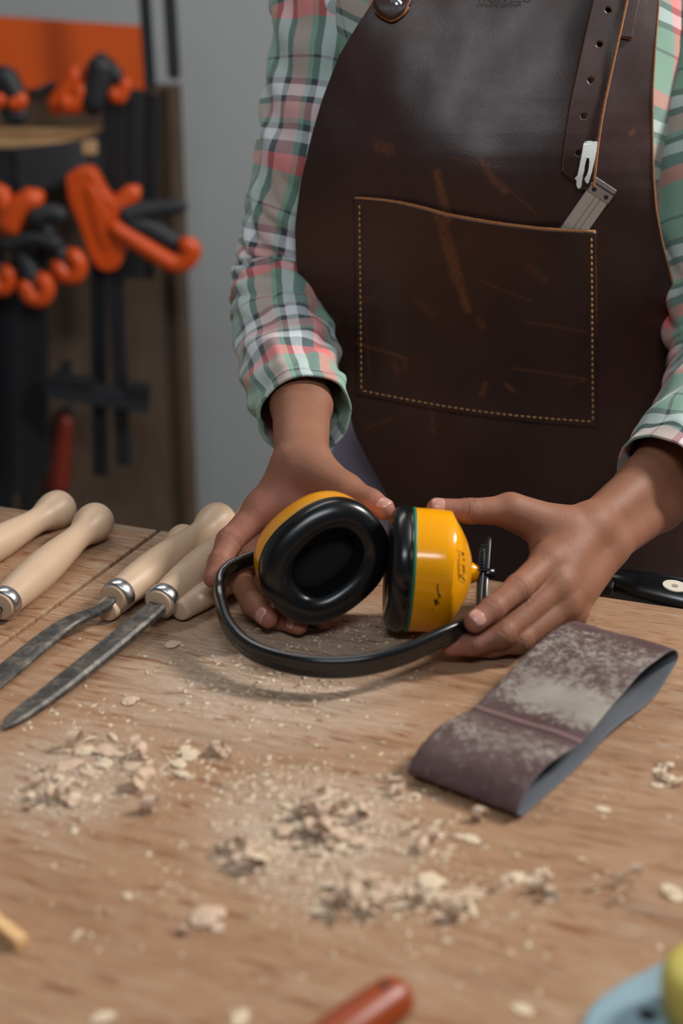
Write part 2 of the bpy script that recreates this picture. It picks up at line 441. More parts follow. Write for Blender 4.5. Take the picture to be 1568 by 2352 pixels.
# ------------------------------------------------------------------ smooth solid bodies from blended limbs
def evalsdf(prims, lo, hi, h, k_extra=0.012):
    n = [int(math.ceil((hi[i]-lo[i])/h))+1 for i in range(3)]
    ax = [np.asarray(lo[i] + h*np.arange(n[i]), dtype=np.float32) for i in range(3)]
    def blank(): return np.full(n, 1.0, dtype=np.float32)
    def region(pts, r):
        sl = []
        for i in range(3):
            a = min(p[i] for p in pts)-r; b = max(p[i] for p in pts)+r
            i0 = max(0, int((a-lo[i])/h)); i1 = min(n[i], int((b-lo[i])/h)+2)
            if i1 <= i0: return None
            sl.append(slice(i0, i1))
        return tuple(sl)
    def smin(a, b, k):
        hh = np.clip(0.5+0.5*(b-a)/k, 0, 1)
        return b*(1-hh)+a*hh - k*hh*(1-hh)
    def cone(a, b, r1, r2, X, Y, Zz):
        ba = np.array(b)-np.array(a); L2 = max(float(ba@ba), 1e-9)
        px, py, pz = X-a[0], Y-a[1], Zz-a[2]
        t = np.clip((px*ba[0]+py*ba[1]+pz*ba[2])/L2, 0, 1)
        return np.sqrt((px-t*ba[0])**2+(py-t*ba[1])**2+(pz-t*ba[2])**2) - (r1+(r2-r1)*t)
    def ell(c, R, rad, X, Y, Zz):
        px, py, pz = X-c[0], Y-c[1], Zz-c[2]
        q = [px*R[0][i]+py*R[1][i]+pz*R[2][i] for i in range(3)]
        k0 = np.sqrt((q[0]/rad[0])**2+(q[1]/rad[1])**2+(q[2]/rad[2])**2)
        k1 = np.sqrt((q[0]/rad[0]**2)**2+(q[1]/rad[1]**2)**2+(q[2]/rad[2]**2)**2)+1e-9
        return k0*(k0-1)/k1
    def draw(D, plist, k):
        for p in plist:
            if p[0] == 'c':
                _, a, b, r1, r2 = p[:5]; pts = [a, b]; r = max(r1, r2); kk = p[5] if len(p) > 5 else k
            else:
                _, c, R, rad = p[:4]; m = max(rad); pts = [c]; r = m; kk = p[4] if len(p) > 4 else k
            s = region(pts, r+k_extra+kk)
            if s is None: continue
            X = ax[0][s[0]][:, None, None]; Y = ax[1][s[1]][None, :, None]; Zz = ax[2][s[2]][None, None, :]
            d = cone(a, b, r1, r2, X, Y, Zz) if p[0] == 'c' else ell(c, R, rad, X, Y, Zz)
            D[s] = smin(D[s], d.astype(np.float32), kk)
        return D
    D = blank(); draw(D, prims['body'], 0.010)
    F = None
    for fg in prims.get('fingers', []):
        G = blank(); draw(G, fg, 0.004)
        F = G if F is None else smin(F, G, 0.0012)
    if F is not None: D = smin(D, F, 0.007)
    return D, ax
def surface_nets(D, lo, h):
    s = D < 0
    cs = tuple(k-1 for k in D.shape)
    cnt = np.zeros(cs, np.uint8); pos = np.zeros(cs+(3,), np.float32)
    quads = []
    for axn in range(3):
        sl0 = [slice(None)]*3; sl1 = [slice(None)]*3; sl0[axn] = slice(0, -1); sl1[axn] = slice(1, None)
        D0, D1 = D[tuple(sl0)], D[tuple(sl1)]
        I = np.argwhere((D0 < 0) != (D1 < 0))
        d0 = D0[tuple(I.T)]; d1 = D1[tuple(I.T)]; t = d0/(d0-d1)
        p = I.astype(np.float32); p[:, axn] += t
        o = [k for k in range(3) if k != axn]
        for da in (0, 1):
            for db in (0, 1):
                J = I.copy(); J[:, o[0]] -= da; J[:, o[1]] -= db
                ok = (J[:, o[0]] >= 0) & (J[:, o[1]] >= 0) & (J[:, o[0]] < cs[o[0]]) & (J[:, o[1]] < cs[o[1]])
                Jk = J[ok]; np.add.at(cnt, tuple(Jk.T), 1); np.add.at(pos, tuple(Jk.T), p[ok])
        ok = (I[:, o[0]] >= 1) & (I[:, o[1]] >= 1) & (I[:, o[0]] < cs[o[0]]) & (I[:, o[1]] < cs[o[1]])
        Iq = I[ok]; ins = d0[ok] < 0
        c = []
        for da, db in ((1, 1), (0, 1), (0, 0), (1, 0)):
            J = Iq.copy(); J[:, o[0]] -= da; J[:, o[1]] -= db; c.append(J)
        quads.append((c, ins if axn != 1 else ~ins))
    idx = np.full(cs, -1, np.int64); A = np.argwhere(cnt > 0); idx[tuple(A.T)] = np.arange(len(A))
    v = pos[tuple(A.T)]/cnt[tuple(A.T)][:, None]*h + np.array(lo, np.float32)
    F = []
    for c, ins in quads:
        q = np.stack([idx[tuple(j.T)] for j in c], 1); q[~ins] = q[~ins][:, ::-1]; F.append(q)
    return v, np.concatenate(F)
def relax(v, f, it=3, lam=0.5):
    e = np.concatenate([f[:, [0, 1]], f[:, [1, 2]], f[:, [2, 3]], f[:, [3, 0]]])
    v = v.astype(np.float64)
    for k in range(it*2):
        s = np.zeros_like(v); c = np.zeros(len(v))
        np.add.at(s, e[:, 0], v[e[:, 1]]); np.add.at(c, e[:, 0], 1)
        np.add.at(s, e[:, 1], v[e[:, 0]]); np.add.at(c, e[:, 1], 1)
        v = v + (lam if k % 2 == 0 else -lam*0.9)*(s/np.maximum(c, 1)[:, None]-v)
    return v
def C(a, b, r1, r2, k=None):
    t = ('c', tuple(a), tuple(b), r1, r2); return t+(k,) if k else t
def chain(pts):
    """pts: [(point, radius)...] -> limb segments"""
    return [C(pts[i][0], pts[i+1][0], pts[i][1], pts[i+1][1]) for i in range(len(pts)-1)]

# the two hands: each joint is (px, py, depth, radius)
def J(l): return [(P(a, b, c), r) for a, b, c, r in l]
# hand over the right cup (the wearer's left hand)
RI = J([(1258, 1290, 1.125, .0125), (1190, 1350, 1.092, .0103), (1130, 1399, 1.076, .0090), (1090, 1428, 1.068, .0084)])
RM = J([(1280, 1342, 1.118, .0125), (1152, 1458, 1.084, .0102), (1085, 1478, 1.081, .0088), (1035, 1485, 1.084, .0078)])
RR = J([(1296, 1386, 1.120, .0120), (1192, 1470, 1.092, .0098), (1128, 1484, 1.094, .0085), (1075, 1487, 1.096, .0075)])
RP = J([(1310, 1408, 1.138, .0110), (1238, 1452, 1.115, .0092), (1188, 1470, 1.108, .0080), (1150, 1476, 1.106, .0070)])
RT_ = J([(1290, 1222, 1.160, .0190), (1172, 1173, 1.148, .0128), (1078, 1174, 1.138, .0098), (1002, 1168, 1.134, .0082)])
RW1, RW2 = P(1352, 1214, 1.168), P(1386, 1256, 1.178)
RC1, RC2 = P(1475, 1112, 1.225), P(1512, 1160, 1.235)
RE = P(1668, 848, 1.340)
rbody = [C(RW1, RI[0][0], .0170, .0128), C(RW1, RM[0][0], .0175, .0130), C(RW2, RR[0][0], .0175, .0128), C(RW2, RP[0][0], .0175, .0118),
         C(RW1, RT_[0][0], .0180, .0185), C(RT_[0][0], RT_[1][0], .0185, .0132), C(RT_[0][0], P(1248, 1262, 1.145), .0160, .0115),
         C(RI[0][0], RP[0][0], .0105, .0100),
         C(RW1, RC1, .0175, .0215), C(RW2, RC2, .0175, .0215), C(RC1, RE, .0215, .0250), C(RC2, RE, .0215, .0250)]
# hand behind the left cup (the wearer's right hand)
LI = J([(604, 1170, 1.190, .0140), (526, 1243, 1.172, .0106), (503, 1293, 1.158, .0090), (489, 1328, 1.150, .0080)])
LM = J([(622, 1205, 1.200, .0130), (545, 1322, 1.172, .0104), (580, 1388, 1.146, .0090), (616, 1420, 1.128, .0080)])
LR = J([(655, 1222, 1.205, .0125), (592, 1365, 1.178, .0100), (640, 1420, 1.146, .0085), (685, 1437, 1.128, .0075)])
LP = J([(695, 1235, 1.205, .0115), (660, 1370, 1.178, .0092), (705, 1412, 1.155, .0080), (745, 1424, 1.142, .0070)])
LT = J([(728, 1098, 1.190, .0185), (792, 1129, 1.172, .0138), (850, 1153, 1.158, .0105), (882, 1170, 1.150, .0088)])
LW1, LW2 = P(678, 1072, 1.196), P(706, 1070, 1.200)
LC1, LC2 = P(677, 930, 1.275), P(707, 930, 1.279)
LE = P(650, 665, 1.435)
lbody = [C(LW1, LI[0][0], .0180, .0145), C(LW1, LM[0][0], .0180, .0135), C(LW2, LR[0][0], .0180, .0130), C(LW2, LP[0][0], .0180, .0120),
         C(LW2, LT[0][0], .0175, .0180), C(LT[0][0], LT[1][0], .0180, .0140), C(LI[0][0], P(745, 1150, 1.19), .0140, .0150),
         C(LW1, LC1, .0175, .0205), C(LW2, LC2, .0175, .0205), C(LC1, LE, .0205, .0245), C(LC2, LE, .0205, .0245)]
NAILS = []
def hand(body, fingers, cutA, cutB):
    """fine mesh of hand and forearm, open where the upper arm takes over"""
    fg = [chain(f) for f in fingers]
    pts = [p for c in body[:9] for p in (c[1], c[2])] + [p for f in fingers for p, r in f] + [tuple(cutB)]
    lo = np.array([min(p[i] for p in pts) for i in range(3)])-.03; hi = np.array([max(p[i] for p in pts) for i in range(3)])+.03
    h = 0.0014
    D, ax = evalsdf({'body': body, 'fingers': fg}, lo, hi, h)
    v, f = surface_nets(D, lo, h); v = relax(v, f, 2)
    # drop everything beyond the cut plane
    n = np.array((Vector(cutB)-Vector(cutA)).normalized()); side = (v-np.array(cutB))@n
    keep = (side[f] < 0).all(1); f = f[keep]
    used = np.unique(f); m = np.full(len(v), -1); m[used] = np.arange(len(used))
    return v[used], m[f]
rcut = P(1570, 1010, 1.285); lcut = P(658, 800, 1.385)
rv, rf = hand(rbody, [RI, RM, RR, RP, RT_], (RC1+RC2)/2, rcut)
lv, lf = hand(lbody, [LI, LM, LR, LP, LT], (LC1+LC2)/2, lcut)
# torso, upper arms, neck, head and legs
TX = 0.145; TY = 1.462
def bz(z): return BZ + z
SHL, SHR = Vector((0.0, 1.482, 1.380)), Vector((.325, 1.475, 1.380))
I3 = ((1, 0, 0), (0, 1, 0), (0, 0, 1))
hc = Vector((TX-0.004, TY-0.035, 1.625))
tilt = Matrix.Rotation(math.radians(24), 3, 'X')      # head bent towards the work
def E(c, rad, k=None, R=I3):
    t = ('e', tuple(c), tuple(tuple(r) for r in R), rad); return t+(k,) if k else t
def hp(x, y, z): return hc + tilt @ Vector((x, y, z))
RTi = tuple(tuple(tilt[i]) for i in range(3))
tb = [E((TX, TY, 1.29), (.135, .070, .11), .03), E((TX, TY+.005, 1.16), (.135, .080, .15), .03), E((TX+.02, TY, 1.00), (.140, .085, .13), .03),
      E((TX+.02, TY+.01, .90), (.150, .095, .09), .03),
      C(SHL, (TX, TY, 1.40), .036, .042, .02), C(SHR, (TX, TY, 1.40), .036, .042, .02),
      C((TX, TY+.005, 1.42), hc+Vector((0, .02, -.03)), .052, .048, .02),
      E(hc, (.072, .092, .108), .012, RTi), E(hp(0, -.035, -.055), (.050, .048, .052), .015, RTi),
      C(hp(0, -.088, .012), hp(0, -.106, -.022), .008, .012, .008), E(hp(0, -.082, -.058), (.025, .012, .009), .006, RTi),
      E(hp(-.074, .0, .0), (.009, .016, .030), .004, RTi), E(hp(.074, .0, .0), (.009, .016, .030), .004, RTi),
      E(hp(0, -.075, .030), (.048, .016, .010), .010, RTi),
      C(SHL, P(715, 330, 1.412), .036, .033), C(P(715, 330, 1.412), LE, .033, .027), C(SHR, P(1632, 400, 1.392), .036, .033), C(P(1632, 400, 1.392), RE, .033, .027),
      C(LE, LE.lerp((LC1+LC2)/2, .62), .027, .024), C(RE, RE.lerp((RC1+RC2)/2, .62), .027, .024)]
for sx in (-1, 1):
    hip = (TX+.02+sx*.085, TY+.01, .88); kn = (TX+.02+sx*.10, TY-.01, .48); an = (TX+.02+sx*.11, TY+.02, .07)
    tb += [C(hip, kn, .080, .052), C(kn, an, .052, .034), C(an, (an[0], an[1]-.14, .03), .034, .028)]
lo = np.array((-.22, 1.12, -.02)); hi = np.array((.55, 1.66, 1.80))
D, _ = evalsdf({'body': tb}, lo, hi, 0.005, .03)
bv, bf = surface_nets(D, lo, 0.005); bv = relax(bv, bf, 2)
def cutarm(v, f, A, Bp, far):
    n = np.array((Vector(Bp)-Vector(A)).normalized())      # from hand towards elbow
    side = (v-np.array(Bp))@n; near = np.linalg.norm(v-np.array(Bp), axis=1) < .10
    bad = near & (side < 0.012)
    return f[~bad[f].any(1)]
bf = cutarm(bv, bf, (RC1+RC2)/2, rcut, 0); bf = cutarm(bv, bf, (LC1+LC2)/2, lcut, 0)
# keep the largest connected piece of the coarse body, then join all three along the open rims
V_ = np.concatenate([bv, rv, lv]); F_ = np.concatenate([bf, rf+len(bv), lf+len(bv)+len(rv)])
src = np.concatenate([np.zeros(len(bv)), np.ones(len(rv)), np.full(len(lv), 2)])
# rosy fingertips and palms, creases at the knuckles
rosy = np.zeros(len(V_)); crease = np.zeros(len(V_))
def near(p, r):
    d = np.linalg.norm(V_-np.array(p), axis=1); return np.clip(1-d/r, 0, 1)
for f in (RI, RM, RR, RP, RT_, LI, LM, LR, LP, LT):
    rosy = np.maximum(rosy, near(f[-1][0], .024)*1.2); rosy = np.maximum(rosy, near(f[2][0], .016)*.5)
for p in (P(620, 1170, 1.18), P(560, 1215, 1.16)): rosy = np.maximum(rosy, near(p, .05)*.8)
def creases(f, which, n=3, amp=1.0, gap=.0022):
    global crease
    for i in which:
        if i == 0: continue
        a, b = f[i-1][0], (f[i+1][0] if i+1 < len(f) else f[i][0]); c = f[i][0]
        t = np.array((Vector(b)-Vector(a)).normalized()); rel = V_-np.array(c)
        s = rel@t; rad = np.linalg.norm(rel-s[:, None]*t, axis=1)
        wig = .0006*np.sin(rel[:, 0]*900)
        for k in range(n):
            off = (k-(n-1)/2)*gap
            m = np.exp(-((s-off+wig)/.00065)**2)*(rad < f[i][1]*1.5)
            crease = np.maximum(crease, m*amp*(.6+.4*(k % 2)))
for f in (RI, RM, RR): creases(f, (1,), 4, .8); creases(f, (2,), 2, .8)
creases(RT_, (2,), 4, .9); creases(LT, (2,), 3, .6); creases(LI, (1, 2), 2, .8); creases(LM, (2,), 2, .7)
person = empty('person', (TX+.02, TY, 0))
tag(person, 'person in a plaid shirt and brown leather apron holding yellow earmuffs', 'person')
body = mesh_obj('body', V_, F_, M['skin'], person, attr={'rosy': rosy, 'crease': crease, 'src': src})
bm = bmesh.new(); bm.from_mesh(body.data)
sl = bm.verts.layers.float.get('src')
bmesh.ops.delete(bm, geom=[v for v in bm.verts if not v.link_faces], context='VERTS')
bm.verts.ensure_lookup_table()
# drop stray islands left by the cut (small ones)
seen = set(); comps = []
for v in bm.verts:
    if v in seen: continue
    st = [v]; seen.add(v); comp = []
    while st:
        q = st.pop(); comp.append(q)
        for e in q.link_edges:
            o_ = e.other_vert(q)
            if o_ not in seen: seen.add(o_); st.append(o_)
    comps.append(comp)
comps.sort(key=len, reverse=True)
kill = []
cnts = {}
for c in comps:
    k = round(c[0][sl])
    cnts[k] = cnts.get(k, 0)+1
    if cnts[k] > 1: kill += c
bmesh.ops.delete(bm, geom=kill, context='VERTS')
be = [e for e in bm.edges if e.is_boundary]
def loopnear(p, s):
    return [e for e in be if round(e.verts[0][sl]) == s and (e.verts[0].co-(body.matrix_world.inverted() @ Vector(p) if False else Vector(p))).length < .12]
for p, s in ((rcut, 1), (lcut, 2)):
    try:
        bmesh.ops.bridge_loops(bm, edges=loopnear(p, 0)+loopnear(p, s))
    except Exception as ex: print('bridge', ex)
bm.to_mesh(body.data); bm.free()
body.data.polygons.foreach_set('use_smooth', [True]*len(body.data.polygons))

# fingernails
def nail(f, dirn, wdt, length, back=0.004, lift=0.0):
    """thin curved plate on the finger end, facing dirn"""
    a, b = Vector(f[-2][0]), Vector(f[-1][0]); r = f[-1][1]; t = (b-a).normalized()
    nrm = Vector(dirn); nrm = (nrm-nrm.dot(t)*t).normalized(); s = t.cross(nrm)
    c = b - t*back
    vs, fs, fm = [], [], []; nu, nv = 12, 10
    for i in range(nu+1):
        u = -1+2*i/nu
        for j in range(nv+1):
            q = -1+2*j/nv
            wk = wdt*(1-0.10*(q*q) - (0.28*max(0, -q)**3) - 0.12*max(0, q)**3)
            x = t*(q*length*(1-0.12*u*u)); ang = u*0.95*wk/wdt
            rr = r*1.015 + lift - 0.0010*max(0, q)**2*0 - 0.0006*max(0, -q)**3
            # follow the rounded end of the finger
            along = (q*length-back)
            dip = r - math.sqrt(max(r*r-max(0, along)**2, 0.2*r*r))
            vs.append(c + x + (nrm*math.cos(ang)+s*math.sin(ang)*1.0)*(rr-dip*0.8))
    for i in range(nu):
        for j in range(nv):
            k = i*(nv+1)+j; fs.append((k, k+nv+1, k+nv+2, k+1)); fm.append(1 if j >= nv-1 else 0)
    o = mesh_obj('fingernail', vs, fs, [M['nail'], M['nailtip']], person, fmat=fm); solid(o, .0006, 0)
    return o
toC = lambda p: (CAM-Vector(p)).normalized()
nail(RI, toC(RI[-1][0])+Vector((-.25, 0, .1)), .0062, .0055, .001)
nail(RT_, Vector((-.1, -.45, 1.0)), .0068, .0066, .001)
nail(LT, Vector((.3, -.45, 1.0)), .0068, .0066, .001)
nail(LM, toC(LM[-1][0])+Vector((-.9, 0, .2)), .0060, .0055, .003)
nail(LR, toC(LR[-1][0])+Vector((-.6, 0, .6)), .0056, .0050, .003)
# hair: a cap and a bun, and the eyes
hv, hf = [], []
D2, _ = evalsdf({'body': [E(hp(0, .018, .020), (.080, .094, .104), .01, RTi), E(hp(0, .115, .03), (.045, .045, .045), .012, RTi)]}, np.array(hc)-.2, np.array(hc)+.2, .004)
hv, hf = surface_nets(D2, np.array(hc)-.2, .004)
loc = (hv-np.array(hc))@np.array(tilt)        # local coordinates
keepv = ~((loc[:, 1] < -.045) & (loc[:, 2] < .060)) & (loc[:, 2] > -.085)
hf = hf[keepv[hf].all(1)]
hair = mesh_obj('hair', relax(hv, hf, 1), hf, M['hair'], person)
M['eye'] = simple('eye_white', srgb(225, 220, 212), 0.2)
for sx in (-1, 1):
    bm = bmesh.new(); bmesh.ops.create_uvsphere(bm, u_segments=16, v_segments=10, radius=.0115)
    bmesh.ops.translate(bm, vec=hp(sx*.030, -.0725, .006), verts=bm.verts)
    for fc in bm.faces:
        if ((tilt.inverted() @ (fc.calc_center_median()-hp(sx*.030, -.0725, .006))).y < -.0095): fc.material_index = 1
    bm_obj('eye', bm, [M['eye'], M['hair']], person, True)

# ------------------------------------------------------------------ clothes
def lerpt(tab, x):
    if x <= tab[0][0]: return tab[0][1]
    for (a, u), (b, v) in zip(tab, tab[1:]):
        if x <= b: return u + (v-u)*(x-a)/(b-a)
    return tab[-1][1]
CX = [(0.9, .175), (1.0, .180), (1.1, .172), (1.2, .162), (1.4, .157)]
HW = [(0.88, .168), (0.95, .162), (1.03, .148), (1.12, .150), (1.22, .162), (1.32, .170), (1.40, .175)]
DP = [(0.86, .112), (0.95, .110), (1.03, .108), (1.10, .114), (1.16, .127), (1.21, .136), (1.26, .128), (1.32, .108), (1.38, .086), (1.44, .06)]
def smooth_tab(tab, x, w=.03): return sum(lerpt(tab, x+d*w) for d in (-1, -.5, 0, .5, 1))/5
def frontY(x, z, off=0.0):
    """y of the chest and belly surface at x, height z (off metres outside the shirt)"""
    a = smooth_tab(HW, z)+off; u = min(abs((x-smooth_tab(CX, z))/a), .999)
    b = smooth_tab(DP, z)+off
    bust = .010*math.exp(-((z-1.215)/.05)**2)*(math.exp(-((x-TX-.065)/.05)**2)+math.exp(-((x-TX+.065)/.05)**2))
    return TY - b*(1-u**2.4)**(1/2.4) - bust
def frontA(x, z, off=0.0):
    """y of the stiff leather bib, which bridges from the chest out over the arms"""
    u = abs(x-smooth_tab(CX, z)-.002)/.19
    return TY - smooth_tab(DP, z) - off + .040*u**2.3 - .006
def hit(px, py, off):
    """where the sight line meets the body surface"""
    r = ray(px, py); Y = 1.34
    for k in range(30):
        q = CAM + r*(Y/r.y); Y = .5*Y+.5*frontA(q.x, q.z, off)
    return CAM + r*(Y/r.y)

# shirt: torso
vs, uvs, fs = [], [], []
NZ, NA = 90, 96
for i in range(NZ+1):
    z = .93 + (1.455-.93)*i/NZ
    a = smooth_tab(HW, z); b = smooth_tab(DP, z); cx = smooth_tab(CX, z)
    if z > 1.38:
        k = (z-1.38)/.075; a *= math.sqrt(max(0, 1-(k*.78)**2)); b *= (1-.25*k)
    arc = 0; last = None
    for j in range(NA+1):
        t = 2*PI*j/NA; c, s = math.cos(t), math.sin(t)
        e = 2/2.4
        x = cx + a*math.copysign(abs(c)**e, c); y = TY - b*math.copysign(abs(s)**e, s)*(1.0 if s > 0 else .85)
        if s > 0 and z < 1.38: y = min(y, frontY(x, z)) if abs(x-cx) < a*.95 else y
        wr = noise.noise(Vector((x*14, y*14, z*9)))*.006 + noise.noise(Vector((x*40, y*40, z*16)))*.002
        p = Vector((x, y, z)); n = Vector((c, -s, 0)); p = p + n*(wr-.002)
        if last is not None: arc += (Vector((p.x, p.y, 0))-Vector((last.x, last.y, 0))).length
        last = p; vs.append(p); uvs.append((arc+.02, z*1.0 + .02*math.sin(x*20)))
for i in range(NZ):
    for j in range(NA):
        k = i*(NA+1)+j; fs.append((k, k+1, k+NA+2, k+NA+1))
shirt = mesh_obj('plaid_shirt', vs, fs, M['plaid'], person, uv=uvs); solid(shirt, .0015, -1)
shirt['label'] = 'green, pink and white plaid flannel shirt'

def sleeve(pts, name, u0, v0, elbow, amp=1.0, seed=0, flip=1):
    """pts: (px, py, depth, radius)"""
    path = crom([(*q[0], q[1]) if len(q) == 2 else (*P(*q[:3]), q[3]) for q in pts], 26)
    pos = [Vector(q[:3]) for q in path]; rad = [q[3] for q in path]
    L = [0]
    for a, b in zip(pos, pos[1:]): L.append(L[-1]+(b-a).length)
    NS = 88; vs, uvs, fs = [], [], []
    side = Vector((1, 0, 0))
    for i, p in enumerate(pos):
        t = (pos[min(i+1, len(pos)-1)]-pos[max(i-1, 0)]).normalized()
        s = (side - t*side.dot(t)).normalized(); u = s.cross(t); side = s
        el = math.exp(-((L[i]-elbow)/.085)**2)
        for j in range(NS+1):
            th = 2*PI*j/NS; d = s*math.cos(th)+u*math.sin(th)
            q = Vector((math.cos(th)*1.3, math.sin(th)*1.3, L[i]*11+seed))
            w = noise.noise(q)*.007 + noise.noise(q*2.3)*.003
            # folds that run round the arm, gathered on the inside of the elbow
            ph = L[i]/.034 + 1.2*math.sin(th+.6) + 3.2*noise.noise(Vector((math.cos(th), math.sin(th), L[i]*6+seed+3)))
            fold = (abs(math.sin(ph*PI))**.8 - .6)*.0085*el*(1+.9*noise.noise(Vector((math.cos(th)*2, math.sin(th)*2, L[i]*9+seed))))
            ph2 = L[i]/.052 + 1.4*math.cos(th+seed); fold += math.sin(ph2*2*PI)*.0022*(1-el)
            end = L[-1]-L[i]
            hem = -.0012*math.exp(-((end-.018)/.0018)**2) + .0015*math.exp(-(end/.010)**2)
            r = rad[i] + (w*amp + fold*amp)*min(1, end/.03+.25) + hem
            vs.append(p+d*r)
            uvs.append((u0+th*.046, v0+L[i]))
    n = NS+1
    for i in range(len(pos)-1):
        for j in range(NS):
            k = i*n+j; f = (k, k+1, k+n+1, k+n); fs.append(f)
    o = mesh_obj(name, vs, fs, M['plaid'], shirt, uv=uvs); solid(o, .0022, 1)
    return o
sleeve([(Vector((.060, 1.470, 1.385)), .030), (Vector((.020, 1.478, 1.383)), .050), (Vector((-.008, 1.490, 1.368)), .0575), (755, 60, 1.40, .0565), (738, 200, 1.405, .0535), (709, 380, 1.415, .054), (674, 520, 1.43, .054), (652, 650, 1.435, .0530), (654, 770, 1.392, .0495), (676, 888, 1.326, .0435), (699, 955, 1.278, .0410)],
       'sleeve', .035, .055, .36, 1.0, 0)
sleeve([(Vector((.265, 1.470, 1.385)), .030), (Vector((.305, 1.473, 1.383)), .050), (Vector((.336, 1.474, 1.365)), .0575), (1600, 100, 1.40, .060), (1632, 400, 1.39, .060), (1668, 700, 1.375, .060), (1680, 850, 1.345, .058), (1630, 950, 1.29, .050), (1565, 1045, 1.25, .044), (1520, 1098, 1.227, .0415)],
       'sleeve', .02, .04, .39, .8, 5)

# trousers and shoes
D3, _ = evalsdf({'body': [E((TX+.02, TY+.005, .93), (.168, .105, .07), .02), E((TX+.02, TY+.01, .88), (.172, .115, .09), .02)] +
    [C((TX+.02+sx*.085, TY+.01, .88), (TX+.02+sx*.10, TY-.01, .48), .094, .068) for sx in (-1, 1)] +
    [C((TX+.02+sx*.10, TY-.01, .48), (TX+.02+sx*.11, TY+.02, .09), .068, .060) for sx in (-1, 1)]}, (-.2, 1.2, .02), (.5, 1.7, 1.04), .005)
v3, f3 = surface_nets(D3, (-.2, 1.2, .02), .005); v3 = relax(v3, f3, 2)
f3 = f3[(v3[f3][:, :, 2] > .06).all(1) & (v3[f3][:, :, 2] < .99).all(1)]
mesh_obj('trousers', v3, f3, M['trouser'], person)
for sx in (-1, 1):
    x = TX+.02+sx*.11
    D4, _ = evalsdf({'body': [C((x, TY+.03, .045), (x, TY-.14, .036), .046, .040, .02), C((x, TY+.02, .04), (x, TY+.02, .10), .042, .046, .02)]}, (x-.08, TY-.25, -.02), (x+.08, TY+.12, .17), .005)
    v4, f4 = surface_nets(D4, (x-.08, TY-.25, -.02), .005); v4 = relax(v4, f4, 1); v4[:, 2] = np.maximum(v4[:, 2], .002)
    mesh_obj('shoe', v4, f4, M['padblack'], person)

# leather apron: outline traced, laid on the body
APL = [(-160, 905), (-60, 880), (0, 862), (60, 822), (130, 780), (230, 742), (320, 716), (430, 691), (520, 680), (600, 683), (680, 700), (760, 734), (850, 776), (920, 800), (990, 815), (1060, 850), (1130, 888), (1200, 915), (1300, 930), (1700, 960)]
APR = [(-160, 1505), (0, 1512), (100, 1504), (200, 1498), (300, 1497), (400, 1499), (480, 1505), (560, 1520), (640, 1541), (740, 1560), (850, 1580), (950, 1592), (1100, 1600), (1700, 1620)]
def cat(tab, x):
    # smooth interpolation of a table
    return (lerpt(tab, x-18)+lerpt(tab, x-9)+2*lerpt(tab, x)+lerpt(tab, x+9)+lerpt(tab, x+18))/6
def apron_off(px, py):
    # low swells and creases of thick leather
    w = .0065*noise.noise(Vector((px*.0045, py*.0035, 3.1)))+.0012*noise.noise(Vector((px*.012, py*.010, 7.7)))
    w += .003*math.sin((px-700)*.013+py*.004)*max(0, (py-900)/300.0)
    return .013 + w
SCUFF = [((1003, 395), (1028, 500), 9, 1.0), ((1008, 490), (1030, 560), 11, .9), ((1030, 560), (1052, 640), 13, 1.0), ((1052, 640), (1073, 708), 9, 1.0),
         ((1103, 366), (1128, 405), 7, .9), ((1128, 405), (1160, 436), 9, .8), ((870, 335), (895, 345), 12, .6), ((820, 785), (935, 822), 3, .9),
         ((928, 822), (932, 850), 4, .6), ((1105, 905), (1115, 880), 6, .7), ((1160, 880), (1180, 897), 4, .9), ((1100, 640), (1220, 690), 3, .5),
         ((1200, 735), (1340, 760), 3, .5), ((1180, 845), (1345, 868), 3, .6), ((1035, 360), (1150, 385), 2, .6), ((1150, 420), (1230, 488), 2, .6), ((1098, 730), (1108, 748), 8, .5),
         ((990, 935), (995, 990), 5, .5), ((1445, 308), (1452, 303), 6, .9), ((850, 980), (900, 960), 5, .4), ((960, 690), (990, 715), 9, .4), ((905, 830), (915, 850), 6, .5),
         ((1210, 605), (1250, 640), 8, .4), ((830, 690), (860, 680), 8, .4), ((1300, 880), (1345, 872), 3, .5), ((840, 720), (852, 860), 3, .4)]
def scuff(px, py):
    m = 0.0
    for (ax_, ay), (bx_, by), wd, k in SCUFF:
        dx, dy = bx_-ax_, by-ay; t = max(0, min(1, ((px-ax_)*dx+(py-ay)*dy)/(dx*dx+dy*dy)))
        d = math.hypot(px-ax_-t*dx, py-ay-t*dy)
        if d < wd*1.6: m = max(m, k*min(1, max(0, 1.5-d/wd)))
    return m
apron = empty('leather_apron', (TX, 1.33, 1.15)); apron.parent = person; apron.matrix_parent_inverse = world_of(person).inverted()
apron['label'] = 'dark brown leather apron with a stitched chest pocket'
NXa, NYa = 250, 400
vs, fs, wr = [], [], []
for i in range(NYa+1):
    py = -150 + (1640+150)*i/NYa
    l, r = cat(APL, py), cat(APR, py)
    for j in range(NXa+1):
        px = l+(r-l)*j/NXa
        vs.append(hit(px, py, apron_off(px, py))); wr.append(scuff(px, py))
for i in range(NYa):
    for j in range(NXa):
        k = i*(NXa+1)+j; fs.append((k, k+NXa+1, k+NXa+2, k+1))
o = mesh_obj('bib', vs, fs, [M['leather'], M['rawedge']], apron, attr={'wear': wr}); solid(o, .0028, 1, 1)
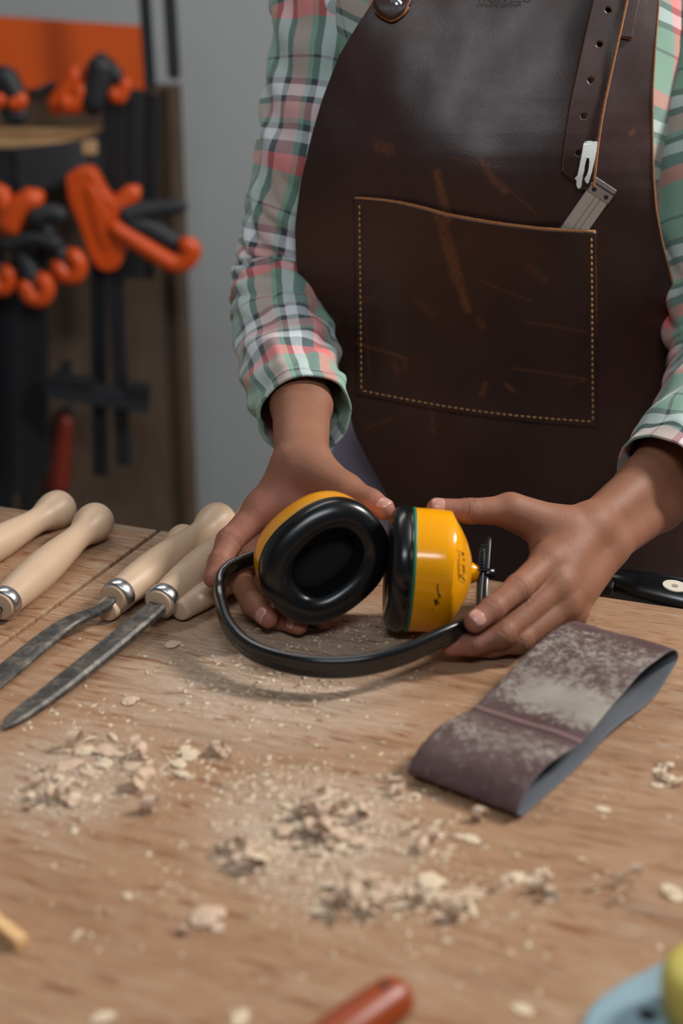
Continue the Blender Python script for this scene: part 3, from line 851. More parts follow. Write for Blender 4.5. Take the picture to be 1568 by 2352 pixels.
def patch(name, corners, nu, nv, extra, mats, th, par, wearf=scuff, curve=None):
    """four sided leather piece lying extra metres outside the bib; corners tl, tr, br, bl"""
    vs, fs, wr = [], [], []
    tl, tr, br, bl = corners
    for i in range(nv+1):
        v = i/nv
        for j in range(nu+1):
            u = j/nu
            px = (tl[0]*(1-u)+tr[0]*u)*(1-v)+(bl[0]*(1-u)+br[0]*u)*v
            py = (tl[1]*(1-u)+tr[1]*u)*(1-v)+(bl[1]*(1-u)+br[1]*u)*v
            if curve: dx, dy = curve(u, v); px += dx; py += dy
            e = extra(u, v) if callable(extra) else extra
            vs.append(hit(px, py, apron_off(px, py)+.0028+e)); wr.append(wearf(px, py) if wearf else 0)
    for i in range(nv):
        for j in range(nu):
            k = i*(nu+1)+j; fs.append((k, k+nu+1, k+nu+2, k+1))
    o = mesh_obj(name, vs, fs, mats, par, attr={'wear': wr}); solid(o, th, 1, 1 if len(mats) > 1 else None)
    return o
PK = ((815, 455), (1366, 532), (1370, 979), (820, 905))
pcurve = lambda u, v: (0, (1-v)*(12*math.sin(PI*u**1.5)-7*math.sin(PI*min(1, u*2.6))*(u < .385)) + 12*math.sin(PI*u)*v)
pout = lambda u, v: .0004 + .0050*math.sin(PI*min(1, max(0, u)))**.6*math.exp(-v*7) + .0052*math.exp(-((u-.86)/.085)**2)*math.exp(-v*4.5)
pocket = patch('pocket', PK, 140, 110, pout, [M['leather'], M['rawedge']], .0026, apron, curve=pcurve)
# stitches: short thread segments along three sides of the pocket
def stitch_line(a, b, n, uvf):
    out = []
    for k in range(n):
        u0, u1 = (k+.18)/n, (k+.82)/n
        out.append((uvf(a+(b-a)*u0), uvf(a+(b-a)*u1)))
    return out
def pkpt(u, v, lift):
    tl, tr, br, bl = PK
    px = (tl[0]*(1-u)+tr[0]*u)*(1-v)+(bl[0]*(1-u)+br[0]*u)*v; py = (tl[1]*(1-u)+tr[1]*u)*(1-v)+(bl[1]*(1-u)+br[1]*u)*v
    dx, dy = pcurve(u, v); px += dx; py += dy
    return hit(px, py, apron_off(px, py)+.0028+pout(u, v)+.0026+lift)
ends = stitch_line(.03, .975, 31, lambda t: pkpt(.018, t, .0006)) + stitch_line(.03, .975, 31, lambda t: pkpt(.984, t, .0006)) + stitch_line(.02, .98, 38, lambda t: pkpt(t, .977, .0006))
vv, ff = [], []
for a, b in ends:
    m = (a+b)/2 + Vector((0, -.0005, 0))
    rings = []
    for p, r in ((a, .0004), (a.lerp(m, .5)+Vector((0, -.0004, 0)), .00085), (m, .0010), (b.lerp(m, .5)+Vector((0, -.0004, 0)), .00085), (b, .0004)):
        t = (b-a).normalized(); s = t.cross(Vector((0, 1, 0))).normalized(); u = s.cross(t)
        rings.append([p+s*r*math.cos(2*PI*q/6)+u*r*math.sin(2*PI*q/6) for q in range(6)])
    v, f = bridge_rings(rings); ff += [tuple(i+len(vv) for i in q) for q in f]; vv += v
o = mesh_obj('stitching', vv, ff, M['thread'], apron); o['label'] = 'tan saddle stitching round the pocket'
# neck strap with punched holes: the plate is cut by real holes
def edge_bead(pts, r, lift, par, name='raw_edge'):
    pth = [hit(x, y, apron_off(x, y)+.0028+(lift(x, y) if callable(lift) else lift)) for x, y in pts]
    v, f = sweep(pth, [(r*math.cos(2*PI*k/8), r*math.sin(2*PI*k/8)) for k in range(8)], Vector((0, -1, .01)), scale=[.9+.25*noise.noise(Vector((i*.9, 1, 2))) for i in range(len(pth))])
    return mesh_obj(name, v, f, M['rawedge'], par)
def strap(name, centre, hw, extra, holes, tipcut, th=.0032):
    """centre: [(px, py)] path; hw: half width in px"""
    path = crom([c for c in centre], 40); n = len(path); NU = 32
    hs = []
    vs, fs = [], []
    for i, c in enumerate(path):
        a, b = path[max(i-1, 0)], path[min(i+1, n-1)]; t = (b-a)/np.linalg.norm(b-a); s = np.array((-t[1], t[0]))
        for j in range(NU+1):
            q = c + s*hw*(-1+2*j/NU)
            vs.append((q[0], q[1]))
    V2 = np.array(vs)
    for i in range(n-1):
        for j in range(NU):
            k = i*(NU+1)+j; f = (k, k+NU+1, k+NU+2, k+1)
            m = V2[list(f)].mean(0)
            if any((m[0]-h[0])**2+(m[1]-h[1])**2 < 7.6**2 for h in holes): continue
            if tipcut(m): continue
            fs.append(f)
    # draw the rims of the holes round
    for h in holes:
        for k in range(len(V2)):
            d = V2[k]-np.array(h); r = math.hypot(*d)
            if 0 < r < 10.0 and r > 3.5: V2[k] = np.array(h)+d/r*max(r, 7.0)
    v3 = [hit(px, py, apron_off(px, py)+.0028+extra(px, py)) for px, py in V2]
    used = sorted({i for f in fs for i in f}); mp = {k: i for i, k in enumerate(used)}
    o = mesh_obj(name, [v3[k] for k in used], [tuple(mp[i] for i in f) for f in fs], [M['strap'], M['rawedge']], apron)
    solid(o, th, 1, 1)
    return o
HOLES = [(1397, 22), (1377, 101), (1357, 184), (1341, 267), (1329, 352)]
sc_path = [(1440, -150), (1406, -20), (1388, 60), (1368, 150), (1348, 245), (1335, 330), (1328, 395), (1322, 448)]
def tip(m):
    # the strap's cut-off end: two slanting cuts
    return (m[1] > 392 + (m[0]-1289)*.84 and m[0] < 1335) or m[1] > 436
strap('strap', sc_path, 37, lambda px, py: .0045+.006*max(0, math.sin((py+150)/600*PI)), HOLES, tip)
slift = lambda x, y: .0045+.006*max(0, math.sin((y+150)/600*PI))+.0020
sidep = []
for i, c in enumerate(sc := crom(sc_path, 14)):
    a, b = sc[max(i-1, 0)], sc[min(i+1, len(sc)-1)]; t = (b-a)/np.linalg.norm(b-a); q = c-np.array((-t[1], t[0]))*38
    if q[1] < 432: sidep.append((q[0], q[1]))
edge_bead(sidep, .0014, slift, apron)
edge_bead([(1492-44*t/40, -120+212*t/40) for t in range(41)], .0010, .0030, apron)
edge_bead([(cat(APR, y)+1, y) for y in range(-140, 1400, 6)], .0010, .0, apron)
def pke(u, v):
    tl, tr, br, bl = PK
    px = (tl[0]*(1-u)+tr[0]*u)*(1-v)+(bl[0]*(1-u)+br[0]*u)*v; py = (tl[1]*(1-u)+tr[1]*u)*(1-v)+(bl[1]*(1-u)+br[1]*u)*v
    dx, dy = pcurve(u, v); return px+dx, py+dy
def pk_edge(pts, r):
    pth = [pkpt(u, v, -.0012) for u, v in pts]
    v, f = sweep(pth, [(r*math.cos(2*PI*k/8), r*math.sin(2*PI*k/8)) for k in range(8)], Vector((.02, -1, .01)), scale=[.9+.3*noise.noise(Vector((i*.9, 4, 2))) for i in range(len(pth))])
    mesh_obj('raw_edge', v, f, M['rawedge'], apron)
pk_edge([(t/90, 0) for t in range(91)], .0016); pk_edge([(1, t/90) for t in range(91)], .0011); pk_edge([(t/90, 1) for t in range(91)], .0009); pk_edge([(0, t/90) for t in range(91)], .0008)
# keeper strap behind it, ends in a square corner
patch('strap_keeper', ((1425, -120), (1492, -120), (1448, 92), (1400, 84)), 16, 40, .0008, [M['strap'], M['rawedge']], .003, apron, wearf=None)
# buckle tab with a rivet
vs2 = []
def blob(name, outline, extra, mats, th, par):
    """flat leather or metal piece with an outline in picture points, filled as a fan of rings"""
    c = np.mean(outline, axis=0); n = len(outline); rings = []
    K = 6
    vs = [hit(c[0], c[1], apron_off(*c)+.0028+extra(c[0], c[1]))]
    for k in range(1, K+1):
        for q in outline:
            p = c+(np.array(q)-c)*k/K; vs.append(hit(p[0], p[1], apron_off(p[0], p[1])+.0028+extra(p[0], p[1])))
    fs = [(0, 1+(j+1) % n, 1+j) for j in range(n)]
    for k in range(K-1):
        for j in range(n):
            a = 1+k*n+j; b = 1+k*n+(j+1) % n; fs.append((a, b, b+n, a+n))
    fs = [tuple(reversed(f)) for f in fs]
    o = mesh_obj(name, vs, fs, mats, par); solid(o, th, 1, 1 if len(mats) > 1 else None); return o
tabout = [tuple(q) for q in crom([(862, 22), (872, 34), (890, 44), (902, 46), (920, 36), (934, 20), (945, 0), (960, -40), (975, -90), (930, -100), (890, -90), (868, -40), (858, 0), (862, 22)], 4)[:-1]]
edge_bead(tabout[:22], .0016, .0045, apron); tab = blob('buckle_tab', tabout, lambda px, py: .002+.0001*max(0, 40-abs(py-20)), [M['strap'], M['rawedge']], .0032, apron)
c0 = hit(908, 12, apron_off(908, 12)+.0028+.0070)
nrm = Vector((-.25, -1, .15)).normalized()
Mr = frame(c0, nrm, (0, 0, 1))
v, f = lathe([(-.002, .0001), (-.002, .0062), (.0004, .0062), (.0014, .0052), (.0012, .0036), (.0008, .0030), (.0016, .0020), (.0017, .0001)], Mr, 32)
mesh_obj('rivet', v, f, M['steel'], apron)
# white mark painted on the strap: forked, ragged
def mk(x, y): return hit(x, y, apron_off(x, y)+.0028+.0045+.0032+.0012+.006*max(0, math.sin((y+150)/600*PI)))
ROWS_T = [(326, 1342, 1351), (325, 1343, 1371), (332, 1339, 1371), (340, 1338, 1370), (348, 1337, 1369), (356, 1335, 1367), (363, 1334, 1366)]
ROWS_L = [(363, 1334, 1347), (372, 1332, 1344), (382, 1330, 1342), (392, 1328, 1341), (402, 1326, 1338), (411, 1319, 1337), (414, 1324, 1336), (424, 1323, 1335), (430, 1325, 1333), (433, 1327, 1330)]
ROWS_R = [(363, 1352, 1366), (372, 1353, 1364), (384, 1352, 1361), (394, 1350, 1359), (403, 1347, 1356), (410, 1342, 1354), (416, 1343, 1352), (421, 1347, 1350)]
vv, ff = [], []
for rows in (ROWS_T, ROWS_L, ROWS_R):
    k0 = len(vv)
    for y, xa, xb in rows:
        for q in range(5): vv.append(mk(xa+(xb-xa)*q/4, y+noise.noise(Vector((q*2.3, y*.3, 5)))*1.2))
    for i in range(len(rows)-1):
        for q in range(4): k = k0+i*5+q; ff.append((k, k+5, k+6, k+1))
o = mesh_obj('strap_mark', vv, ff, M['whitepaint'], apron, smooth=False); solid(o, .0008, 0); o['label'] = 'ragged white forked mark on the strap end'
# embossed maker's line
def text(name, s, size, M4, mat, parent, ext=.0002, align='CENTER'):
    c = bpy.data.curves.new(name, 'FONT'); c.body = s; c.size = size; c.extrude = ext; c.align_x = align; c.align_y = 'CENTER'
    c.materials.append(mat)
    o = bpy.data.objects.new(name, c); COL.objects.link(o); bpy.context.view_layer.update()
    me = bpy.data.meshes.new_from_object(o.evaluated_get(bpy.context.evaluated_depsgraph_get())); bpy.data.objects.remove(o)
    o = bpy.data.objects.new(name, me); COL.objects.link(o); o.matrix_basis = M4
    if parent is not None:
        o.parent = parent; o.matrix_parent_inverse = world_of(parent).inverted()
    return o
M['emboss'] = simple('embossed_leather', srgb(64, 38, 30), 0.7)
for s, py, sz in (('ARTON LEO', -3, .0105), ('GENUINE LEATHER', 12, .0046)):
    a = hit(1110, py, apron_off(1110, py)+.0034+.0028); b = hit(1180, py, apron_off(1180, py)+.0034+.0028)
    up = hit(1145, py-20, apron_off(1145, py-20)+.006)-hit(1145, py+20, apron_off(1145, py+20)+.006)
    x = (b-a).normalized(); up = up.normalized(); z = x.cross(up).normalized()
    m = frame(hit(1145, py, apron_off(1145, py)+.0028+.0006), x, z)
    o = text('embossed_lettering', s, sz, m, M['emboss'], apron)

# folding rule standing in the pocket
A0, A1 = (1385, 432), (1255, 645)
ra = hit(1384, 432, apron_off(1384, 432)+.0072); rb = hit(1314, 532, apron_off(1314, 532)+.0048)
dirr = (rb-ra).normalized(); zz = Vector((0, -1, .05))
rule = empty('folding_rule', ra); tag(rule, 'silver folding rule with riveted end tucked in the apron pocket', 'ruler')
MR = frame(ra, dirr, zz)
M['rulegrey'] = simple('rule_face', srgb(186, 176, 164), 0.45, 0.3, 200, .06, .05)
M['slot'] = simple('dark_slot', srgb(50, 56, 68), .5)
def rbox(name, c, s, m, bev=.0004):
    bm = bmesh.new(); bx(bm, c, s, MR); return bevel(bm_obj(name, bm, m, rule), bev)
rbox('body', (.029, 0, .0012), (.056, .0225, .0026), M['rulegrey'])
rbox('inlay', (.029, -.0016, .0025), (.056, .0005, .0005), M['slot']); rbox('inlay', (.029, .0036, .0025), (.056, .0005, .0005), M['slot'])
rbox('edge_strip', (.029, -.0116, .0012), (.056, .0008, .0030), M['steel'])
rbox('end_cap', (.0045, 0, .0014), (.009, .0232, .0046), M['steel'])
rbox('end_cap', (-.0030, 0, .0010), (.0042, .0232, .0034), M['steel'])
rbox('hinge', (-.0004, 0, .0012), (.0016, .0232, .0052), M['padblack'])
for y in (-.0066, .0066):
    v, f = lathe([(0, .0001), (0, .0021), (.0005, .0021), (.0008, .0014), (.0004, .0009), (.0004, .0001)], frame(MR @ Vector((.0048, y, .0036)), MR.to_3x3() @ Vector((0, 0, 1)), (0, 0, 1)), 20)
    mesh_obj('rivet', v, f, M['darksteel'], rule)

# black tool with a cream oval badge, hanging behind the bench edge at the apron
q0 = P(1395, 1328, 1.27); q1 = P(1660, 1388, 1.24)
hold = empty('black_tool', q0.lerp(q1, .5)); tag(hold, 'black handle with a cream oval badge just behind the bench edge', 'tool')
mx = (q1-q0).normalized(); Mh = frame(q0.lerp(q1, .5), mx, Vector((0, -.50, .86)))
Lh = (q1-q0).length
prof = [(-Lh/2, .004), (-Lh/2+.006, .010), (-Lh/2+.03, .0135), (0, .0145), (Lh/2-.03, .0150), (Lh/2, .012)]
v, f = lathe(prof, Mh @ Matrix.Diagonal((1, 1.15, .72, 1)), 32)
mesh_obj('grip', v, f, M['black'], hold)
bc = P(1536, 1350, 1.235)
bm = bmesh.new(); bmesh.ops.create_cone(bm, cap_ends=True, segments=48, radius1=.0115, radius2=.0110, depth=.0016)
mb = frame(Mh @ Vector(((bc-q0.lerp(q1, .5)).dot(mx)+.004, 0, .0102)), mx, Mh.to_3x3() @ Vector((0, 0, 1)))
bmesh.ops.transform(bm, matrix=mb @ Matrix.Diagonal((1.0, .55, 1, 1)), verts=bm.verts)
bevel(bm_obj('badge', bm, M['cream'], hold), .0004)
bm = bmesh.new(); bmesh.ops.create_cone(bm, cap_ends=True, segments=32, radius1=.0028, radius2=.0028, depth=.0006)
bmesh.ops.transform(bm, matrix=mb @ Matrix.Translation((0, 0, .0009)) @ Matrix.Diagonal((1.0, .55, 1, 1)), verts=bm.verts)
M['greyprint'] = simple('grey_print', srgb(165, 155, 138), .6)
bm_obj('badge_mark', bm, M['greyprint'], hold)
bm = bmesh.new(); bx(bm, (-Lh/2-.002, 0, 0), (.02, .030, .012), Mh); bevel(bm_obj('ferrule', bm, M['padblack'], hold), .002)

# ------------------------------------------------------------------ earmuffs
def camdir(a, b, c):
    """direction from components along right, up and towards the camera"""
    return (RT*a + UP*b - FW*c).normalized()
A_, B_ = .0518, .0436
muff = empty('earmuffs', T(784, 1420)); tag(muff, 'yellow and black earmuffs held in both hands above the bench', 'earmuffs')
def ringpts(M4, z, o=0.0, s=1.0, ex=2.35, n=72):
    out = []
    for k in range(n):
        t = 2*PI*k/n; c, q = math.cos(t), math.sin(t)
        out.append(M4 @ Vector(((A_*s+o)*math.copysign(abs(c)**(2/ex), c), (B_*s+o)*math.copysign(abs(q)**(2/ex), q), z)))
    return out
def cup(centre, axis, longd):
    M4 = frame(centre, longd, axis)
    # x long axis, z towards the ear
    L = [(0.0, 0, 1.0), (-.006, 0, 1.0), (-.014, 0, .997), (-.022, 0, .99), (-.0285, 0, .975), (-.0315, 0, .94), (-.0365, 0, .78), (-.0415, 0, .58), (-.0450, 0, .38), (-.0465, 0, .26)]
    rings = [ringpts(M4, z, o, s, 2.35-(.5 if z < -.030 else 0)) for z, o, s in L]
    v, f = bridge_rings(rings, cap0=False); sh = mesh_obj('cup', v, [tuple(reversed(q)) for q in f], M['yellow'], muff); bevel(sh, .0008, 2, 50)
    sh['label'] = 'yellow plastic cup shell'
    nb = [(-.044, .0105), (-.047, .0100), (-.0515, .0075), (-.0545, .0062), (-.0550, .0035), (-.0552, .0001)]
    rn = [[M4 @ Vector((r*math.cos(2*PI*k/24), r*.8*math.sin(2*PI*k/24), z)) for k in range(24)] for z, r in nb]
    v, f = bridge_rings(rn); mesh_obj('pivot', v, [tuple(reversed(q)) for q in f], M['yellow'], sh)
    v, f = bridge_rings([ringpts(M4, z, o) for z, o in ((-.0005, -.001), (0, .0004), (.0022, .0004), (.0026, -.001))], cap0=False, cap1=False); mesh_obj('gasket', v, f, M['green'], sh)
    C_ = [(.0022, -.0015), (.0024, .0002), (.0032, .0010), (.0036, -.0002), (.0046, .0000), (.0062, .0008), (.0100, .0010), (.0140, -.0003), (.0172, -.0030), (.0192, -.0080), (.0198, -.0125), (.0190, -.0170), (.0162, -.0205), (.0120, -.0226), (.0060, -.0236), (.0000, -.0238), (-.006, -.0236)]
    v, f = bridge_rings([ringpts(M4, z, o) for z, o in C_], cap0=False, cap1=False); cu = mesh_obj('cushion', v, f, M['cushion'], muff)
    v, f = bridge_rings([ringpts(M4, -.0075, -.0228), ringpts(M4, -.0065, -.0232), ringpts(M4, -.0060, -.030)]); mesh_obj('foam_liner', v, f, M['foam'], cu)
    v, f = bridge_rings([ringpts(M4, z, o) for z, o in ((-.001, -.0232), (.0012, -.0225), (.0022, -.0232))], cap0=False, cap1=False)
    mesh_obj('liner_ring', v, f, M['green'], cu)
    return M4
nA = camdir(.30, -.19, .93); lA = camdir(.77, .62, -.05)
cA = P(741, 1283, 1.118)
MA = cup(cA, nA, lA)
nB = camdir(-.99, -.035, -.10); lB = camdir(.05, .60, .80)
cB = P(944, 1309, 1.118)
MB_ = cup(cB, nB, lB)
# headband
bpts = [(660, 1262, 1.172), (612, 1272, 1.163), (572, 1284, 1.156), (535, 1302, 1.148), (511, 1330, 1.139), (505, 1362, 1.126), (511, 1400, 1.107), (527, 1442, 1.086), (565, 1484, 1.065), (622, 1512, 1.050), (700, 1529, 1.041), (780, 1533, 1.039), (860, 1523, 1.042), (935, 1500, 1.052), (1005, 1468, 1.066), (1058, 1446, 1.080), (1110, 1428, 1.098)]
bp = [Vector(q) for q in crom([P(*q) for q in bpts], 10)]
wd = .0094; tk = .0046
prof = []
for k in range(40):
    t = 2*PI*k/40; c, s = math.cos(t), math.sin(t)
    x = tk*math.copysign(abs(c)**.7, c); y = wd*math.copysign(abs(s)**.75, s)
    gr = .0011*sum(math.exp(-((y-g)/.0009)**2) for g in (.0030, -.0030)) if c > 0.1 or c < -.1 else 0
    prof.append((x-math.copysign(gr, c), y))
prof = list(reversed(prof))
ups = []
for i, p in enumerate(bp):
    ups.append(Vector((0, -.25, 1)).normalized())
sc = [.72 if i < 25 else (.72+.28*min(1, (i-25)/12)) for i in range(len(bp))]
sc = [s*(1.0 if not 48 <= i <= 60 else 1-.0*i) for i, s in enumerate(sc)]
sc = [s+(.10*math.exp(-((i-52)/3.0)**2)) for i, s in enumerate(sc)]
v, f = sweep(bp, prof, ups, scale=sc)
band = mesh_obj('headband', v, f, M['black'], muff)
# sliding arms that carry the cups
def slider(pts, w_, t_, nm, upv):
    pth = [Vector(q) for q in crom([P(*q) for q in pts], 8)]
    pf = [(-t_, -w_), (t_, -w_), (t_, w_), (-t_, w_)]
    v, f = sweep(pth, pf, upv); o = mesh_obj(nm, v, f, M['black'], muff, smooth=False); return bevel(o, .0010)
slider([(1112, 1432, 1.096), (1112, 1400, 1.104), (1113, 1340, 1.116), (1117, 1290, 1.128), (1121, 1235, 1.142)], .0042, .0018, 'slider_arm', Vector((0, -1, 0)))
slider([(1098, 1405, 1.100), (1100, 1360, 1.108), (1104, 1310, 1.118), (1106, 1262, 1.126)], .0036, .0020, 'slider_arm', Vector((0, -1, 0)))
bm = bmesh.new()
for k in range(9):
    c = P(1108+k*.6, 1308-k*7.0, 1.112+k*.0018); bx(bm, (0, 0, 0), (.0066, .0050, .0011), frame(c, RT, UP))
ot = bm_obj('slider_teeth', bm, M['darksteel'], muff); ot['label'] = 'ridged teeth of the sliding arm'
# axle between the right cup's pivot and the arm
v, f = lathe([(0, .0001), (0, .0042), (.012, .0042), (.012, .0001)], frame(MB_ @ Vector((0, 0, -.054)), -nB, UP), 20); mesh_obj('axle', v, f, M['black'], muff)
slider([(655, 1268, 1.198), (690, 1270, 1.190), (722, 1272, 1.182)], .0050, .0022, 'slider_arm', Vector((0, -.4, 1)))
# print on the dome of the right cup, laid on the sloping face
def domept(px, py, lift=.00025):
    r = ray(px, py).normalized(); inv = MB_.inverted(); best = None
    o3 = CAM; N = 900
    t0, t1 = 1.02, 1.30
    for k in range(N):
        q = inv @ (o3 + r*(t0+(t1-t0)*k/N)); z = q.z
        if not -.0465 <= z <= 0: continue
        s = lerpt([(-.0465, .26), (-.045, .38), (-.0415, .58), (-.0365, .78), (-.0315, .94), (-.0285, .975), (-.022, .99), (-.014, .997), (0, 1.0)], z)
        ex = 1.85 if z < -.030 else 2.35
        if abs(q.x/(A_*s))**ex+abs(q.y/(B_*s))**ex < 1:
            return o3 + r*(t0+(t1-t0)*k/N-lift)
    return None
def printed(name, strokes, mat, par, lift=.0003):
    vv, ff = [], []
    for (x0, y0, x1, y1, w2) in strokes:
        n = max(2, int(math.hypot(x1-x0, y1-y0)/3)+1); d = np.array((x1-x0, y1-y0), float); d /= max(np.linalg.norm(d), 1e-6); s = np.array((-d[1], d[0]))*w2/2
        row = []
        for i in range(n+1):
            c = np.array((x0, y0))*(1-i/n)+np.array((x1, y1))*i/n
            a, b = domept(c[0]-s[0], c[1]-s[1], lift), domept(c[0]+s[0], c[1]+s[1], lift)
            if a is None or b is None: row = []; break
            row.append((a, b))
        for i in range(len(row)-1):
            k = len(vv); vv += [row[i][0], row[i][1], row[i+1][1], row[i+1][0]]; ff.append((k, k+1, k+2, k+3))
    if vv:
        o = mesh_obj(name, vv, ff, mat, par, smooth=False); solid(o, .00015, 0); return o
cupB = [o for o in muff.children if o.name.startswith('cup.') or o.name == 'cup'][-1]
S = []
# frame round the small print, the three bars, the arrow figure and the two mirrored figures, as on the cup
S += [(1048, 1263, 1060, 1268, .8), (1049, 1264, 1053, 1330, .6), (1054, 1332, 1066, 1340, .8)]
for k in range(11): S.append((1052, 1268+k*5.6, 1055+(k % 3)*.8, 1270+k*5.6, 1.4+(k % 2)*.8))
S += [(1060, 1271, 1064, 1274, 3.5), (1062, 1276, 1065, 1277, 2.2), (1063, 1283, 1067, 1288, 2.6), (1060, 1268, 1066, 1272, 1.0)]
for k in range(4): S.append((1061.5+k*.3, 1297+k*5, 1067+k*.2, 1301+k*5, 2.2))
S += [(1056, 1320, 1066, 1332, 1.6), (1064, 1326, 1067, 1336, 1.6), (1056, 1320, 1055, 1328, 1.2), (1060, 1318, 1064, 1322, 1.2)]
o = printed('printed_mark', S, M['ink'], muff)
if o: o['label'] = 'small black print on the cup dome'
o = printed('scuff_mark', [(1005, 1340, 1004, 1350, 2.5), (1004, 1350, 1007, 1366, 3.2), (1007, 1364, 1011, 1372, 4), (999, 1376, 1001, 1390, 5), (1002, 1380, 1009, 1388, 2.5), (1006, 1372, 1004, 1384, 2), (992, 1398, 995, 1401, 1.5)], M['ink'], muff)
if o: o['label'] = 'black scuff on the yellow cup wall'

# ------------------------------------------------------------------ sanding belt
def belt():
    root = empty('sanding_belt', T(1250, 1700)); tag(root, 'worn brown sanding belt loop lying flat on the bench', 'sanding belt')
    # front and rear ends of the lower face on the bench, near side edge
    n0 = T(940, 1792); n1 = T(1190, 1888)              # front end across the width
    f0 = T(1262, 1482)                                   # far end, left edge
    Wd = (n1-n0); wid = Wd.length; wx = Wd.normalized()
    ln = (Z1.cross(wx)).normalized()
    far = (T(1545, 1655)-n1).dot(ln)                   # length of the loop lying down
    Lb = (T(1590, 1575)-n1).dot(ln)
    # side outline of the loop: (distance along, height)
    side = [(.006, .0010), (.040, .0007), (.090, .0012), (.125, .0050), (.155, .0052), (.190, .0022), (.215, .0030), (.243, .012), (.256, .019), (.250, .028), (.230, .0335), (.190, .0345), (.150, .0295), (.118, .0240), (.088, .0190), (.062, .0225), (.038, .0245), (.016, .0215), (.003, .0140), (-.002, .0070)]
    k = Lb/.256
    loop = crom(side+[side[0]], 9)[:-1]
    NW = 44; vs, fs, ds = [], [], []
    n = len(loop)
    for j in range(NW+1):
        w_ = j/NW
        for i, (x, h) in enumerate(loop):
            p = n0 + wx*(w_*wid) + ln*(x*k) + Z1*(max(h, .0009) + .0025*noise.noise(Vector((x*20, w_*2, 1)))*min(1, h/.01))
            vs.append(p)
            top = i > n*.5
            d = 0
            if top:
                d += 1.1*math.exp(-((x-.125)/.022)**2)*(.35+.75*min(1, w_*3)) + .55*math.exp(-((x-.050)/.025)**2)
                d += .50*math.exp(-((x-.190)/.05)**2)
                d -= .7*math.exp(-((x-.088)/.006)**2)
            ds.append(d*.55)
    for j in range(NW):
        for i in range(n):
            a = j*n+i; b = j*n+(i+1) % n; fs.append((a, b, b+n, a+n))
    o = mesh_obj('loop', vs, fs, [M['grit'], M['beltback']], root, attr={'dust': ds})
    m = o.modifiers.new('solid', 'SOLIDIFY'); m.thickness = .0011; m.offset = -1; m.material_offset = 1; m.material_offset_rim = 1
    # taped joint across the loop
    vs, fs = [], []
    J0 = [(x, h) for x, h in loop[int(n*.5):] if .083 < x < .092]
    for j in range(NW+1):
        for x, h in J0: vs.append(n0+wx*(j/NW*wid)+ln*((x)*k)+Z1*(h+.0002+.0025*noise.noise(Vector((x*20, j/NW*2, 1)))))
    m_ = len(J0)
    for j in range(NW):
        for i in range(m_-1): a = j*m_+i; fs.append((a, a+1, a+1+m_, a+m_))
    if m_ > 1:
        M['joint'] = simple('joint_tape', srgb(112, 84, 82), .7, nscale=300, namt=.2)
        o2 = mesh_obj('joint_tape', vs, fs, M['joint'], root); solid(o2, .0007, 0)
    return root
belt()

# ------------------------------------------------------------------ chisels and files
HP = [(-.0022, .0001), (-.0022, .0100), (-.0015, .0112), (.003, .0128), (.012, .0132), (.03, .0148), (.055, .0158), (.080, .0154), (.105, .0136), (.125, .0120), (.138, .0126), (.148, .0158), (.156, .0178), (.163, .0180), (.169, .0164), (.173, .0120), (.1745, .0050), (.175, .0001)]
def handle_tool(label, fer, knob, zf, zk, blade=None, scale=1.0, group=None):
    """fer, knob: picture points of handle ends; zf, zk: heights above the bench"""
    a = T(*fer, zf); b = T(*knob, zk); root = empty('wood_chisel', (a+b)/2); tag(root, label, 'chisel', group)
    L = (b-a).length; M4 = frame(a, b-a, Z1)
    prof = [(x*L/.175, r*scale) for x, r in HP]
    prof = [tuple(q) for q in crom(prof[1:-1], 4)]; prof = [(prof[0][0], .0001)]+prof+[(prof[-1][0]+.0004, .0001)]
    v, f = lathe(prof, M4, 36); h = mesh_obj('handle', v, f, M['handle'], root); bevel(h, .001, 2, 60)
    if blade is None: return root
    v, f = lathe([(-.0002, .0100*scale), (-.0004, .0128*scale), (.0005, .0136*scale), (.0095, .0140*scale), (.011, .0134*scale), (.011, .012*scale)], M4, 36)
    mesh_obj('ferrule', v, f, M['steel'], root)
    pts = blade(a); 
    rings = []
    for i, (p, hw, th, ud) in enumerate(pts):
        t = (pts[min(i+1, len(pts)-1)][0]-pts[max(i-1, 0)][0]).normalized(); s = t.cross(ud).normalized(); u = s.cross(t)
        c = .35
        rings.append([p+s*hw+u*(-th*.5), p+s*hw*(1-.02)+u*th*.1, p+s*hw*.72+u*th*.5, p-s*hw*.72+u*th*.5, p-s*hw*.98+u*th*.1, p-s*hw-u*th*.5])
    v, f = bridge_rings(rings); o = mesh_obj('blade', v, f, M['blade'], root, smooth=False); bevel(o, .0004, 1, 20)
    return root
def blade_pts(spec, zup=Z1):
    def fn(a):
        base = [(T(x, y, z), hw, th, Z1) for x, y, z, hw, th in spec]
        P3 = crom([(*q[0], q[1], q[2]) for q in base], 8)
        return [(Vector(q[:3]), max(q[3], .0003), max(q[4], .0003), Z1) for q in P3]
    return fn
handle_tool('pale wooden chisel handle at the back of the row, its blade out of view', (-150, 1330), (152, 1158), .0145, .0165)
handle_tool('pale wooden chisel handle with dark flecks, its bright ferrule at the picture edge', (2, 1392), (232, 1186), .0150, .0180,
            blade_pts([(0, 1394, .014, .004, .004), (-60, 1450, .010, .006, .004), (-150, 1530, .006, .008, .003)]))
handle_tool('wooden chisel with a narrow tang widening to a dark skewed blade', (262, 1374), (515, 1186), .0185, .0240,
            blade_pts([(258, 1378, .0185, .0042, .006), (232, 1398, .0165, .0045, .006), (196, 1414, .0140, .0060, .006), (150, 1434, .0120, .0088, .005), (100, 1470, .0095, .0096, .0045), (40, 1520, .0060, .0100, .0040), (-60, 1600, .0040, .0105, .0030), (-120, 1650, .003, .0105, .002)]))
